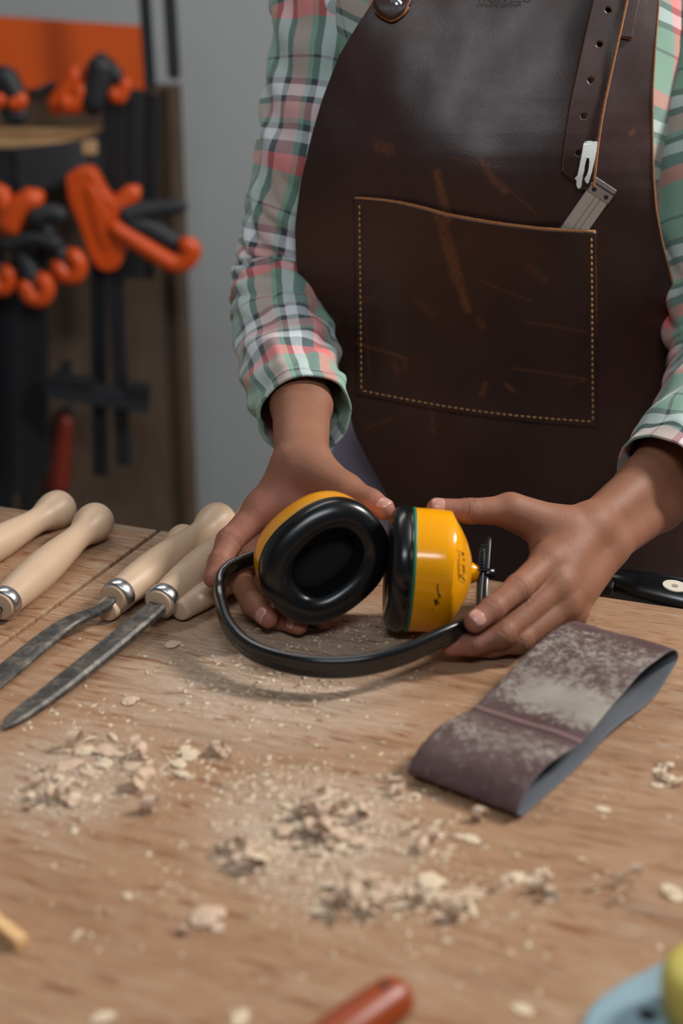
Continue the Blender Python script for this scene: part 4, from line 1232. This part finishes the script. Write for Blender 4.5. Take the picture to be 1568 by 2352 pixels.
handle_tool('wooden chisel with a broad grey worn blade ending in a rounded point', (366, 1386), (600, 1180), .0175, .0210,
            blade_pts([(360, 1392, .0170, .0085, .006), (330, 1418, .0150, .0092, .006), (260, 1476, .0110, .0096, .006), (180, 1540, .0080, .0096, .006), (110, 1594, .0058, .0090, .005), (60, 1630, .0044, .0082, .0045), (34, 1650, .0036, .0065, .004), (18, 1664, .0030, .0040, .003), (8, 1674, .0025, .0008, .001)]))
handle_tool('pale wooden handle lying underneath the chisel with the skewed blade', (246, 1402), (432, 1228), .0105, .0150, scale=.78)
handle_tool('pale wooden handle half hidden below the broad bladed chisel', (414, 1402), (640, 1262), .0105, .0140, scale=.72)

# ------------------------------------------------------------------ things near the front of the bench
stick_m = wood('yellow_splinter', srgb(214, 166, 110), srgb(232, 190, 138), 30, .6)
a, b = T(-60, 2075, .004), T(52, 2166, .004)
st = frame(a.lerp(b, .5), b-a, Z1); bm = bmesh.new(); bx(bm, (0, 0, 0), ((b-a).length, .0075, .0065), st)
for v in bm.verts: v.co += Vector((random.Random(len(bm.verts)).uniform(-.0003, .0003), 0, 0))
tag(bevel(bm_obj('wooden_stick', bm, stick_m), .0006), 'short square pale wooden stick at the bench front beside the picture edge', 'stick')
# orange tool handle
a, b = T(700, 2440, .020), T(905, 2292, .020)
hr = empty('screwdriver', a.lerp(b, .5)); tag(hr, 'orange brown tool handle with a hole near its rounded end', 'tool')
Mo = frame(a, b-a, Z1); L = (b-a).length
v, f = lathe([tuple(q) for q in crom([(-.02, .0105), (0, .0115), (L*.4, .0125), (L*.75, .0122), (L-.002, .0115), (L+.004, .0095), (L+.0075, .0055), (L+.0085, .0002)], 6)], Mo, 32)
ob = mesh_obj('grip', v, f, M['orangewood'], hr)
v, f = lathe([(0, .0001), (0, .0024), (.0016, .0026), (.0016, .0001)], frame(Mo @ Vector((L-.0075, 0, .0104)), Z1, RT), 20)
mesh_obj('hanging_hole', v, f, M['padblack'], hr)
# round sander / grinder at the near right corner: blue grey body, yellow dome
gr = empty('power_sander', T(1560, 2340)); tag(gr, 'blue grey power tool body with a round pale yellow cover', 'power tool')
outl = [(1322, 2440), (1330, 2370), (1342, 2325), (1370, 2290), (1420, 2254), (1475, 2226), (1519, 2203), (1580, 2180), (1680, 2160), (1780, 2200), (1820, 2300), (1800, 2440)]
zt = .030
po = [Vector(q) for q in crom([T(x, y, zt) for x, y in outl], 5)]
bm = bmesh.new(); fc = bm.faces.new([bm.verts.new(p) for p in po]); bm.normal_update()
if fc.normal.z < 0: fc.normal_flip()
ex = bmesh.ops.extrude_face_region(bm, geom=[fc])
for q in [g for g in ex['geom'] if isinstance(g, bmesh.types.BMVert)]: q.co.z -= zt-.0005
bmesh.ops.recalc_face_normals(bm, faces=bm.faces[:])
bevel(bm_obj('body', bm, M['bluegrey'], gr), .004, 4, 60)
dc = T(1637, 2254, .052)
v, f = lathe([(-.022, .021), (-.010, .0235), (0, .0240), (.005, .0232), (.008, .020), (.0095, .012), (.010, .0001)], frame(dc, Z1, RT), 48)
mesh_obj('dome_cover', v, f, M['yelpale'], gr)
v, f = lathe([(0, .0001), (0, .0042), (.0012, .0046), (.0012, .0001)], frame(T(1486, 2334, zt-.0004), Z1, RT), 24)
mesh_obj('screw_recess', v, f, M['padblack'], gr)

# ------------------------------------------------------------------ wood shavings
def curl(rng, L, wdt, turns, r0):
    """a plane or knife shaving rolled up along its length"""
    n = 22; m = 3; vs, fs = [], []
    ph = 0; x, z = 0, 0
    for i in range(n+1):
        t = i/n; r = r0*(1+.8*(1-t)); ang = turns*2*PI*t
        px_, pz = r*math.sin(ang)*(1-.15*t), r*(1-math.cos(ang))
        for j in range(m+1):
            w_ = (j/m-.5)*wdt*(1-.35*t*t)*(1+.25*math.sin(5*t+j)); vs.append(Vector((px_+.15*L*t, w_+.25*L*t*(turns > .6), pz+.0002+.0006*rng.random())))
    for i in range(n):
        for j in range(m): k = i*(m+1)+j; fs.append((k, k+1, k+m+2, k+m+1))
    return vs, fs
def flake(rng, L, wdt, bend):
    n = 7; m = 4; vs, fs = [], []
    for i in range(n+1):
        t = i/n
        for j in range(m+1):
            s = j/m-.5; x = (t-.5)*L + rng.uniform(-.09, .09)*L; y = s*wdt*(1-.5*abs(2*t-1)**2) + rng.uniform(-.12, .12)*wdt
            z = .0004 + bend*(1-(2*t-1)**2)*L + .35*bend*L*(1-4*s*s) + rng.uniform(0, .03)*L
            vs.append(Vector((x, y, z)))
    for i in range(n):
        for j in range(m): k = i*(m+1)+j; fs.append((k, k+1, k+m+2, k+m+1))
    return vs, fs
rng = random.Random(11)
TPL = []
for k in range(22):
    if k % 4 == 0: v, f = curl(rng, 1.0, rng.uniform(.5, .9), rng.uniform(.45, .95), rng.uniform(.20, .34))
    elif k % 4 < 3: v, f = flake(rng, 1.0, rng.uniform(.5, .95), rng.uniform(.03, .11))
    else: v, f = flake(rng, 1.0, rng.uniform(.25, .5), rng.uniform(.06, .18))
    o = mesh_obj('shaving_shape', v, f, M['shaving'] if k % 2 else M['shaving2']); me = o.data
    bm = bmesh.new(); bm.from_mesh(me); bmesh.ops.solidify(bm, geom=bm.faces[:], thickness=.012); bm.to_mesh(me); bm.free()
    me.polygons.foreach_set('use_smooth', [False]*len(me.polygons))
    bpy.data.objects.remove(o); TPL.append(me)
def shaving(px, py, size, label, group, z=0.0, tpl=None, rz=None, tiltx=0.0):
    o = bpy.data.objects.new('wood_shaving', TPL[tpl if tpl is not None else rng.randrange(len(TPL))]); COL.objects.link(o)
    o.location = T(px, py, z); o.scale = (size, size, size)
    o.rotation_euler = (tiltx, rng.uniform(-.15, .15) if z else 0, rng.uniform(0, 2*PI) if rz is None else rz)
    return tag(o, label, 'wood shaving', group)
def cluster(n, cx, cy, sx, sy, s0, s1, label, group, pile=0.0, ang=0.0):
    for k in range(n):
        u, v = rng.gauss(0, .5), rng.gauss(0, .5)
        x = cx+sx*(u*math.cos(ang)-v*.3*math.sin(ang)); y = cy+sy*v+sx*u*math.sin(ang)
        z = pile*max(0, 1-math.hypot(u, v))*rng.random()
        shaving(x, y, rng.uniform(s0, s1), label, group, z, tiltx=rng.uniform(-.5, .5)*(z > .001))
cluster(28, 290, 1740, 170, 38, .008, .018, 'pale shaving in the loose row below the broad blade tip', 'shavings below the broad blade')
cluster(28, 140, 1825, 95, 34, .005, .013, 'pale shaving in the crumbly patch near the bench side', 'shavings in the crumbly patch', .003)
cluster(50, 745, 1900, 115, 72, .007, .017, 'pale shaving in the main heap in front of the sanding belt', 'shavings in the main heap', .008)
cluster(24, 575, 1968, 55, 32, .007, .016, 'pale shaving in the curly heap beside the main heap', 'shavings in the curly heap', .008)
cluster(44, 890, 2060, 185, 40, .007, .018, 'pale shaving in the long drift nearest the orange handle', 'shavings in the long drift', .004)
cluster(9, 510, 1730, 38, 24, .006, .011, 'pale shaving in the small clump under the headband shadow', 'shavings in the small clump')
cluster(8, 1535, 1775, 36, 28, .007, .013, 'pale shaving in the clump beside the sanding belt rear', 'shavings beside the belt', .003)
cluster(9, 1240, 2040, 45, 36, .006, .014, 'pale shaving in the sparse clump before the power tool', 'shavings before the power tool')
cluster(11, 980, 1925, 80, 26, .006, .012, 'pale shaving trailing off the main heap towards the belt', 'shavings trailing to the belt')
cluster(7, 925, 1825, 45, 16, .006, .011, 'pale shaving at the shadow edge of the sanding belt', 'shavings at the belt shadow')
cluster(14, 620, 1545, 160, 60, .003, .006, 'tiny pale chip inside the headband loop shadow', 'chips under the headband')
cluster(40, 700, 1950, 620, 190, .003, .007, 'small pale chip lying alone on the open bench top', 'stray chips on the bench')
for x, y, s, lab in ( (335, 1805, .015, 'rolled up shaving tube lying alone below the loose row'), (1082, 1928, .013, 'upright pale flake below the front end of the belt'),
                     (478, 2108, .021, 'straight pale sliver lying by itself near the bench front'),  (1545, 2052, .018, 'broad flat shaving at the bench side before the power tool'),
                     (1200, 2320, .012, 'short pale chip between the orange handle and the power tool'), (238, 2338, .013, 'pale crumb at the very front of the bench beside the stick'), (553, 2340, .014, 'pale crumb at the very front of the bench beside the orange handle'),
                     (342, 1858, .013, 'pointed pale flake below the rolled up shaving tube'), (1100, 1878, .011, 'small rolled chip at the front corner of the belt'), (1385, 1860, .010, 'small brown edged chip off the side of the belt'),
                     (500, 2130, .010, 'short chip below the straight sliver'), (300, 1612, .014, 'long frayed splinter beside the headband shadow'), (398, 1482, .014, 'thin splinter beside the broad chisel blade')):
    shaving(x, y, s, lab, None, tpl=0 if 'curled' in lab or 'tube' in lab or 'rolled' in lab else (2 if 'sliver' in lab or 'splinter' in lab else 1), rz=None if 'sliver' not in lab else (.7 if '478' in str(x) else 1.5))
def ribbon(pts, wdt, label, mat, taper=.5):
    """one long thin shaving: pts are (px, py, height), the strip stands half on edge"""
    P3 = [Vector(q) for q in crom([T(x, y, z) for x, y, z in pts], 8)]; n = len(P3); vs, fs = [], []
    for i, p in enumerate(P3):
        t = (P3[min(i+1, n-1)]-P3[max(i-1, 0)]).normalized(); s = t.cross(Z1).normalized()
        d = (Z1*.75 + s*.65*math.sin(i/n*3+1)).normalized(); k = wdt*(1-taper*abs(2*i/(n-1)-1)**2)
        for j in range(5): vs.append(p + d*(k*j/4) + s*(.0004*math.sin(i*1.3+j)))
    for i in range(n-1):
        for j in range(4): k = i*5+j; fs.append((k, k+5, k+6, k+1))
    o = mesh_obj('wood_shaving', vs, fs, mat); solid(o, .0003, 0); return tag(o, label, 'wood shaving')
ribbon([(1386, 2082, .0004), (1412, 2062, .0006), (1440, 2040, .0010), (1462, 2020, .0020), (1468, 2006, .0040), (1452, 2002, .0060), (1436, 2012, .0060), (1428, 2028, .0030)], .0050, 'long curled shaving with a dark hollow, in front of the sanding belt', M['shaving2'], .3)
ribbon([(1340, 2044, .0004), (1375, 2036, .0006), (1410, 2024, .0020), (1432, 2012, .0060)], .0030, 'thin straight shaving leading up to the long curled one', M['shaving'])
ribbon([(748, 2056, .0006), (756, 2076, .0006), (762, 2100, .0008), (765, 2130, .0006)], .0045, 'pale strip shaving pointing at the viewer from the long drift', M['shaving2'], .2)
ribbon([(1236, 2000, .0030), (1248, 2026, .0010), (1262, 2048, .0008), (1284, 2070, .0006)], .0040, 'slim upright shaving in the sparse clump before the power tool', M['shaving'], .4)
ribbon([(1118, 2052, .0006), (1085, 2058, .0012), (1045, 2068, .0030), (1010, 2082, .0010), (985, 2080, .0006)], .0040, 'long bent shaving at the end of the long drift', M['shaving2'], .5)
ribbon([(1568, 2050, .0010), (1545, 2056, .0006), (1522, 2058, .0006)], .0040, 'flat pale shaving cut off by the picture edge above the power tool', M['shaving'], .4)
# fine crumbs and sawdust
vv, ff = [], []
def crumb(p, s):
    k = len(vv); R = Matrix.Rotation(rng.uniform(0, 2*PI), 3, 'Z')
    e = rng.uniform(.35, 1.0); g = rng.uniform(.25, .8)
    for q in ((1.2, 0, .1), (0, .7*e, .1), (-1.1, .1, .15), (.1, -.8*e, .1), (rng.uniform(-.4, .4), 0, g)): vv.append(p+R @ (Vector(q)*s))
    ff.extend([(k, k+1, k+4), (k+1, k+2, k+4), (k+2, k+3, k+4), (k+3, k, k+4), (k, k+3, k+2, k+1)])
for cx, cy, sx, sy, n in ((290, 1750, 200, 55, 450), (140, 1830, 100, 45, 420), (740, 1900, 150, 90, 900), (580, 1970, 80, 45, 300), (900, 2060, 230, 60, 800), (620, 1560, 200, 70, 700), (800, 1440, 160, 40, 260), (600, 1800, 160, 60, 500), (750, 1900, 700, 330, 1300), (230, 1640, 200, 50, 150), (1000, 1930, 120, 40, 160), (900, 1830, 60, 20, 80)):
    for k in range(n):
        x, y = cx+sx*rng.gauss(0, .6), cy+sy*rng.gauss(0, .6)
        if y < 1415: continue
        crumb(T(x, y, 0), rng.choice((.0005, .0006, .0008, .0011, .0016, .0024))*rng.uniform(.7, 1.3))
tag(mesh_obj('sawdust', vv, ff, M['shaving'], smooth=False), 'fine pale sawdust and crumbs scattered over the bench top', 'sawdust', kind='stuff')

# ------------------------------------------------------------------ clamp rack behind
K = 1.25                       # the rack stands well back from the bench
YB = 2.55
def VK(px, py, Y): return V(px, py, Y*K)
def vbox(name, x0, y0, x1, y1, Y, depth, mat, parent=None, bev=.002):
    a = VK(x0, y1, Y); b = VK(x1, y0, Y); bm = bmesh.new()
    bx(bm, ((a.x+b.x)/2, Y+depth/2, (a.z+b.z)/2), (abs(b.x-a.x), depth, abs(b.z-a.z))); return bevel(bm_obj(name, bm, mat, parent), bev)
pa, pb = VK(-260, 195, YB), VK(412, 195, YB); zlow = 0.0
rack = empty('tool_board', (pa.lerp(pb, .5).x, YB*K, 0)); tag(rack, 'tall dark wooden board standing against the grey wall behind the bench', 'board')
bm = bmesh.new(); bx(bm, ((pa.x+pb.x)/2, YB*K+.02, pa.z/2), (pb.x-pa.x, .04, pa.z)); bevel(bm_obj('panel', bm, M['ply'], rack), .002)
bm = bmesh.new(); bx(bm, (pb.x-.012, YB*K-.012, pa.z/2), (.024, .024, pa.z)); bevel(bm_obj('edge_batten', bm, M['ply'], rack), .002)
oa, ob_ = VK(-260, 40, YB-.02), VK(345, 200, YB-.02)
bm = bmesh.new(); vsx = [bm.verts.new(p) for p in (VK(-260, 20, YB-.02), VK(345, 62, YB-.02), VK(345, 205, YB-.02), VK(-260, 205, YB-.02))]
fcx = bm.faces.new(vsx); ex = bmesh.ops.extrude_face_region(bm, geom=[fcx])
for q in [g for g in ex['geom'] if isinstance(g, bmesh.types.BMVert)]: q.co.y += .018
bmesh.ops.recalc_face_normals(bm, faces=bm.faces[:])
tag(bm_obj('orange_sign_board', bm, M['orangeboard']), 'plain orange board along the top of the clamp rack', 'board')
# shelf that the clamps hang from
sh = empty('rack_shelf', VK(130, 320, 2.42)); tag(sh, 'tan wooden rack shelf with a dark curved front edge', 'shelf')
x0, x1 = VK(-120, 300, 2.42).x, VK(235, 300, 2.42).x; zs = VK(100, 330, 2.40).z
bm = bmesh.new(); bx(bm, ((x0+x1)/2, 2.44*K, zs), (x1-x0, .20*K, .022*K)); bevel(bm_obj('shelf_board', bm, M['tanwood'], sh), .003)
fr = [Vector((q[0], q[1]*K, zs+q[2]*K)) for q in crom([(x0, 2.345, -.03), (x0+.12*K, 2.325, -.032), ((x0+x1)/2+.02, 2.32, -.03), (x1-.03*K, 2.34, -.022), (x1+.01*K, 2.40, -.01), (x1+.012*K, 2.50, 0)], 8)]
v, f = sweep(fr, [(-.007, -.042), (.007, -.042), (.007, .042), (-.007, .042)], Vector((0, 0, 1))); o = mesh_obj('front_band', v, f, M['padblack'], sh, smooth=False)
def capsule_path(pts, r0, r1, squash=1.0, n=20, ups=Vector((0, 1, 0))):
    path = [Vector(q) for q in crom(pts, 6)]; N = len(path)
    pf = [(math.cos(2*PI*k/n), math.sin(2*PI*k/n)*squash) for k in range(n)]
    full = [path[0]-(path[1]-path[0]).normalized()*r0*.8]+path+[path[-1]+(path[-1]-path[-2]).normalized()*r1*.8]
    sc_ = [r0*.3]+[r0+(r1-r0)*i/(N-1) for i in range(N)]+[r1*.3]
    return sweep(full, pf, ups, scale=sc_)
def seg(name, pts, Y, r0, r1, mat, par, squash=1.0):
    """rounded limb through picture points on the plane y = Y"""
    q = [VK(p[0], p[1], Y+(p[2] if len(p) > 2 else 0)) for p in pts]
    v, f = capsule_path(q, r0*K, r1*K, squash); return mesh_obj(name, v, f, mat, par)
def bar(name, p0, p1, Y, wd_, th, mat, par):
    a, b = VK(*p0, Y), VK(*p1, Y); m = frame(a.lerp(b, .5), b-a, (0, -1, 0)); bm = bmesh.new()
    bx(bm, (0, 0, 0), ((b-a).length, wd_*K, th*K), m); return bevel(bm_obj(name, bm, mat, par), .0015)
# large clamp, orange body with a black grip
c = empty('bar_clamp', VK(250, 540, 2.32)); tag(c, 'big orange quick clamp with a black grip and long orange trigger', 'clamp', None)
bar('bar', (262, 560), (284, 1068), 2.33, .026, .010, M['darksteel'], c)
def plate(name, outline, Y, th, mat, par):
    po = [VK(x, y, Y) for x, y in [tuple(q) for q in crom(outline+[outline[0]], 4)[:-1]]]
    bm = bmesh.new(); fc = bm.faces.new([bm.verts.new(p) for p in po]); ex = bmesh.ops.extrude_face_region(bm, geom=[fc])
    for q in [g for g in ex['geom'] if isinstance(g, bmesh.types.BMVert)]: q.co.y += th*K
    bmesh.ops.recalc_face_normals(bm, faces=bm.faces[:]); return bevel(bm_obj(name, bm, mat, par), .006, 3, 60)
plate('clamp_body', [(148, 405), (178, 388), (212, 392), (240, 440), (262, 462), (284, 480), (290, 520), (288, 570), (268, 618), (232, 622), (205, 590), (180, 520), (156, 462)], 2.30, .045, M['orange'], c)
plate('clamp_face', [(195, 430), (215, 430), (248, 500), (252, 560), (236, 570), (212, 500)], 2.296, .01, M['orange'], c)
seg('jaw', [(248, 500), (280, 468), (308, 440)], 2.315, .022, .015, M['orange'], c, .8)
seg('grip', [(290, 500), (340, 484), (420, 474)], 2.31, .022, .011, M['padblack'], c, .8)
seg('grip', [(300, 512), (350, 530), (400, 560)], 2.31, .020, .017, M['padblack'], c, .8)
seg('trigger', [(262, 522), (330, 566), (395, 604), (425, 600), (440, 575), (428, 562)], 2.30, .014, .017, M['orange'], c, .9)
# clamps seen end on, lower row: black handles tipped with orange rings
def ring_clamp(label, px, py, dx, dy, Y):
    c = empty('bar_clamp', VK(px, py, Y)); tag(c, label, 'clamp', None)
    seg('grip', [(px-dx, py-dy), (px-dx*.5, py-dy*.5), (px, py)], Y, .016, .019, M['padblack'], c)
    pts = [(px-dx*.15-dy*.22, py-dy*.15+dx*.22), (px+dy*-.20+dx*.12, py+dx*.20+dy*.12), (px+dx*.26, py+dy*.26), (px+dy*.20+dx*.12, py-dx*.20+dy*.12), (px-dx*.15+dy*.22, py-dy*.15-dx*.22)]
    seg('trigger', pts, Y-.012, .0145, .0145, M['orange'], c)
    bar('bar', (px-dx*1.1, py-dy*1.05), (px-dx*1.1+6, py-dy+560), Y+.05, .022, .008, M['darksteel'], c)
ring_clamp('clamp with a black grip ending in an orange ring, next to the big orange clamp', 158, 610, 60, 80, 2.30)
ring_clamp('clamp with an orange ring tip hanging lowest of the row', 84, 662, 40, 90, 2.28)
ring_clamp('clamp with an orange ring tip cut by the picture edge', 2, 640, 25, 80, 2.29)
c = empty('bar_clamp', VK(60, 470, 2.26)); tag(c, 'orange clamp head with dark grips bunched beside the big orange clamp', 'clamp')
seg('clamp_body', [(20, 520), (45, 480), (80, 455)], 2.26, .022, .020, M['orange'], c)
seg('clamp_body', [(0, 440), (10, 470), (22, 500)], 2.265, .016, .018, M['orange'], c)
seg('grip', [(80, 500), (115, 490), (140, 494)], 2.25, .017, .015, M['padblack'], c)
seg('grip', [(10, 560), (70, 545), (130, 560)], 2.262, .016, .013, M['padblack'], c)
# upper row
c = empty('bar_clamp', VK(200, 210, 2.36)); tag(c, 'clamp on the rack shelf with orange body and tall black grip', 'clamp')
seg('clamp_body', [(130, 245), (150, 215), (180, 170)], 2.36, .018, .018, M['orange'], c); seg('clamp_body', [(150, 240), (175, 235), (192, 205)], 2.35, .018, .016, M['orange'], c)
seg('grip', [(232, 148), (228, 185), (215, 240)], 2.35, .022, .022, M['padblack'], c); seg('grip', [(240, 150), (262, 168), (275, 190)], 2.355, .016, .010, M['padblack'], c)
seg('trigger', [(262, 218), (275, 222), (286, 200), (290, 188)], 2.34, .013, .009, M['orange'], c)
bar('bar', (262, 215), (258, 560), 2.38, .034, .010, M['darksteel'], c)
c = empty('bar_clamp', VK(25, 220, 2.33)); tag(c, 'black clamp grip with two round orange ends on the rack shelf', 'clamp')
seg('grip', [(10, 175), (25, 200), (38, 222)], 2.33, .021, .018, M['padblack'], c); seg('trigger', [(30, 238), (42, 236), (50, 226)], 2.32, .013, .012, M['orange'], c)
seg('trigger', [(-12, 235), (-4, 232), (4, 225)], 2.32, .012, .011, M['orange'], c); seg('jaw', [(20, 262), (40, 268), (50, 262)], 2.335, .016, .014, M['padblack'], c)
seg('jaw', [(78, 216), (100, 208), (122, 196)], 2.37, .008, .007, M['padblack'], c)
# long bars hanging at the side of the board
for lab, p0, p1, Y, wd_ in (('slim black clamp bar hanging against the orange board, nearer the wall edge', (382, -120), (400, 175), 2.40, .020), ('slim black clamp bar hanging across the end of the orange board', (325, -120), (345, 200), 2.42, .018),):
    c = empty('clamp_bar', VK(p1[0], p1[1], Y)); tag(c, lab, 'clamp'); bar('bar', p0, p1, Y, wd_, .010, M['padblack'], c); bar('end_stop', (p1[0]-9, p1[1]-6), (p1[0]+9, p1[1]-4), Y, .016, .016, M['padblack'], c)
for lab, p0, p1, Y, wd_, mm in (('bare steel clamp bar catching a pale glint below the slim black bars', (348, 215), (344, 640), 2.44, .022, 'darksteel'), ('dark clamp bar beside the glinting steel bar', (310, 205), (305, 640), 2.42, .030, 'padblack'),
                            ('dark clamp bar with a short lower end hanging under the big orange clamp', (226, 600), (231, 1092), 2.36, .026, 'padblack'),
                            ('broad grey brown clamp bar at the picture edge', (55, 640), (70, 1300), 2.34, .030, 'darksteel'), ('dark clamp bar outermost at the picture edge', (8, 640), (12, 1300), 2.36, .030, 'padblack')):
    c = empty('clamp_bar', VK(p1[0], p1[1], Y)); tag(c, lab, 'clamp'); bar('bar', p0, p1, Y, wd_, .010, M[mm], c)
    bar('rail', (p0[0]-8, p0[1]), (p1[0]-8, p1[1]), Y-.006, .004, .004, M[mm], c)
c = empty('clamp_jaw', VK(230, 905, 2.31)); tag(c, 'dark sliding clamp jaws crossing the two hanging bars', 'clamp')
bar('jaw', (112, 888), (345, 925), 2.31, .030, .03, M['padblack'], c); bar('pad', (120, 868), (220, 880), 2.305, .014, .026, M['darksteel'], c); bar('pad', (290, 890), (348, 898), 2.305, .022, .026, M['darksteel'], c)
bar('screw', (152, 830), (150, 870), 2.305, .018, .018, M['darksteel'], c)
M['redbrown'] = simple('dark_red_handle', srgb(120, 34, 14), .5)
c = empty('red_tool', VK(140, 1050, 2.53)); tag(c, 'dark red handle hanging low on the dark board', 'tool')
seg('grip', [(150, 965), (142, 1040), (132, 1120)], 2.525, .014, .022, M['redbrown'], c)
seg('neck', [(160, 930), (152, 962)], 2.535, .008, .010, M['darksteel'], c)

# ceiling lamps that give the light
for nm, loc, ln_, ax_, lab in (('ceiling_light', (2.1, 1.45, 2.86), 1.5, 'Y', 'strip lamp under the ceiling beside the bench'), ('ceiling_light', (.10, -.95, 3.06), 1.3, 'X', 'strip lamp under the ceiling before the bench'), ('ceiling_light', (-.5, 2.3, 3.06), 1.4, 'X', 'strip lamp under the ceiling behind the bench')):
    r_ = empty(nm, loc); tag(r_, lab, 'lamp'); bm = bmesh.new()
    s = (.10, ln_, .05) if ax_ == 'Y' else (ln_, .10, .05); bx(bm, loc, s); bevel(bm_obj('housing', bm, M['lamp'], r_), .004)
    v, f = lathe([(-ln_/2, .013), (ln_/2, .013)], frame((loc[0], loc[1], loc[2]-.04), (0, 1, 0) if ax_ == 'Y' else (1, 0, 0), Z1), 16); mesh_obj('tube', v, f, M['tube'], r_)
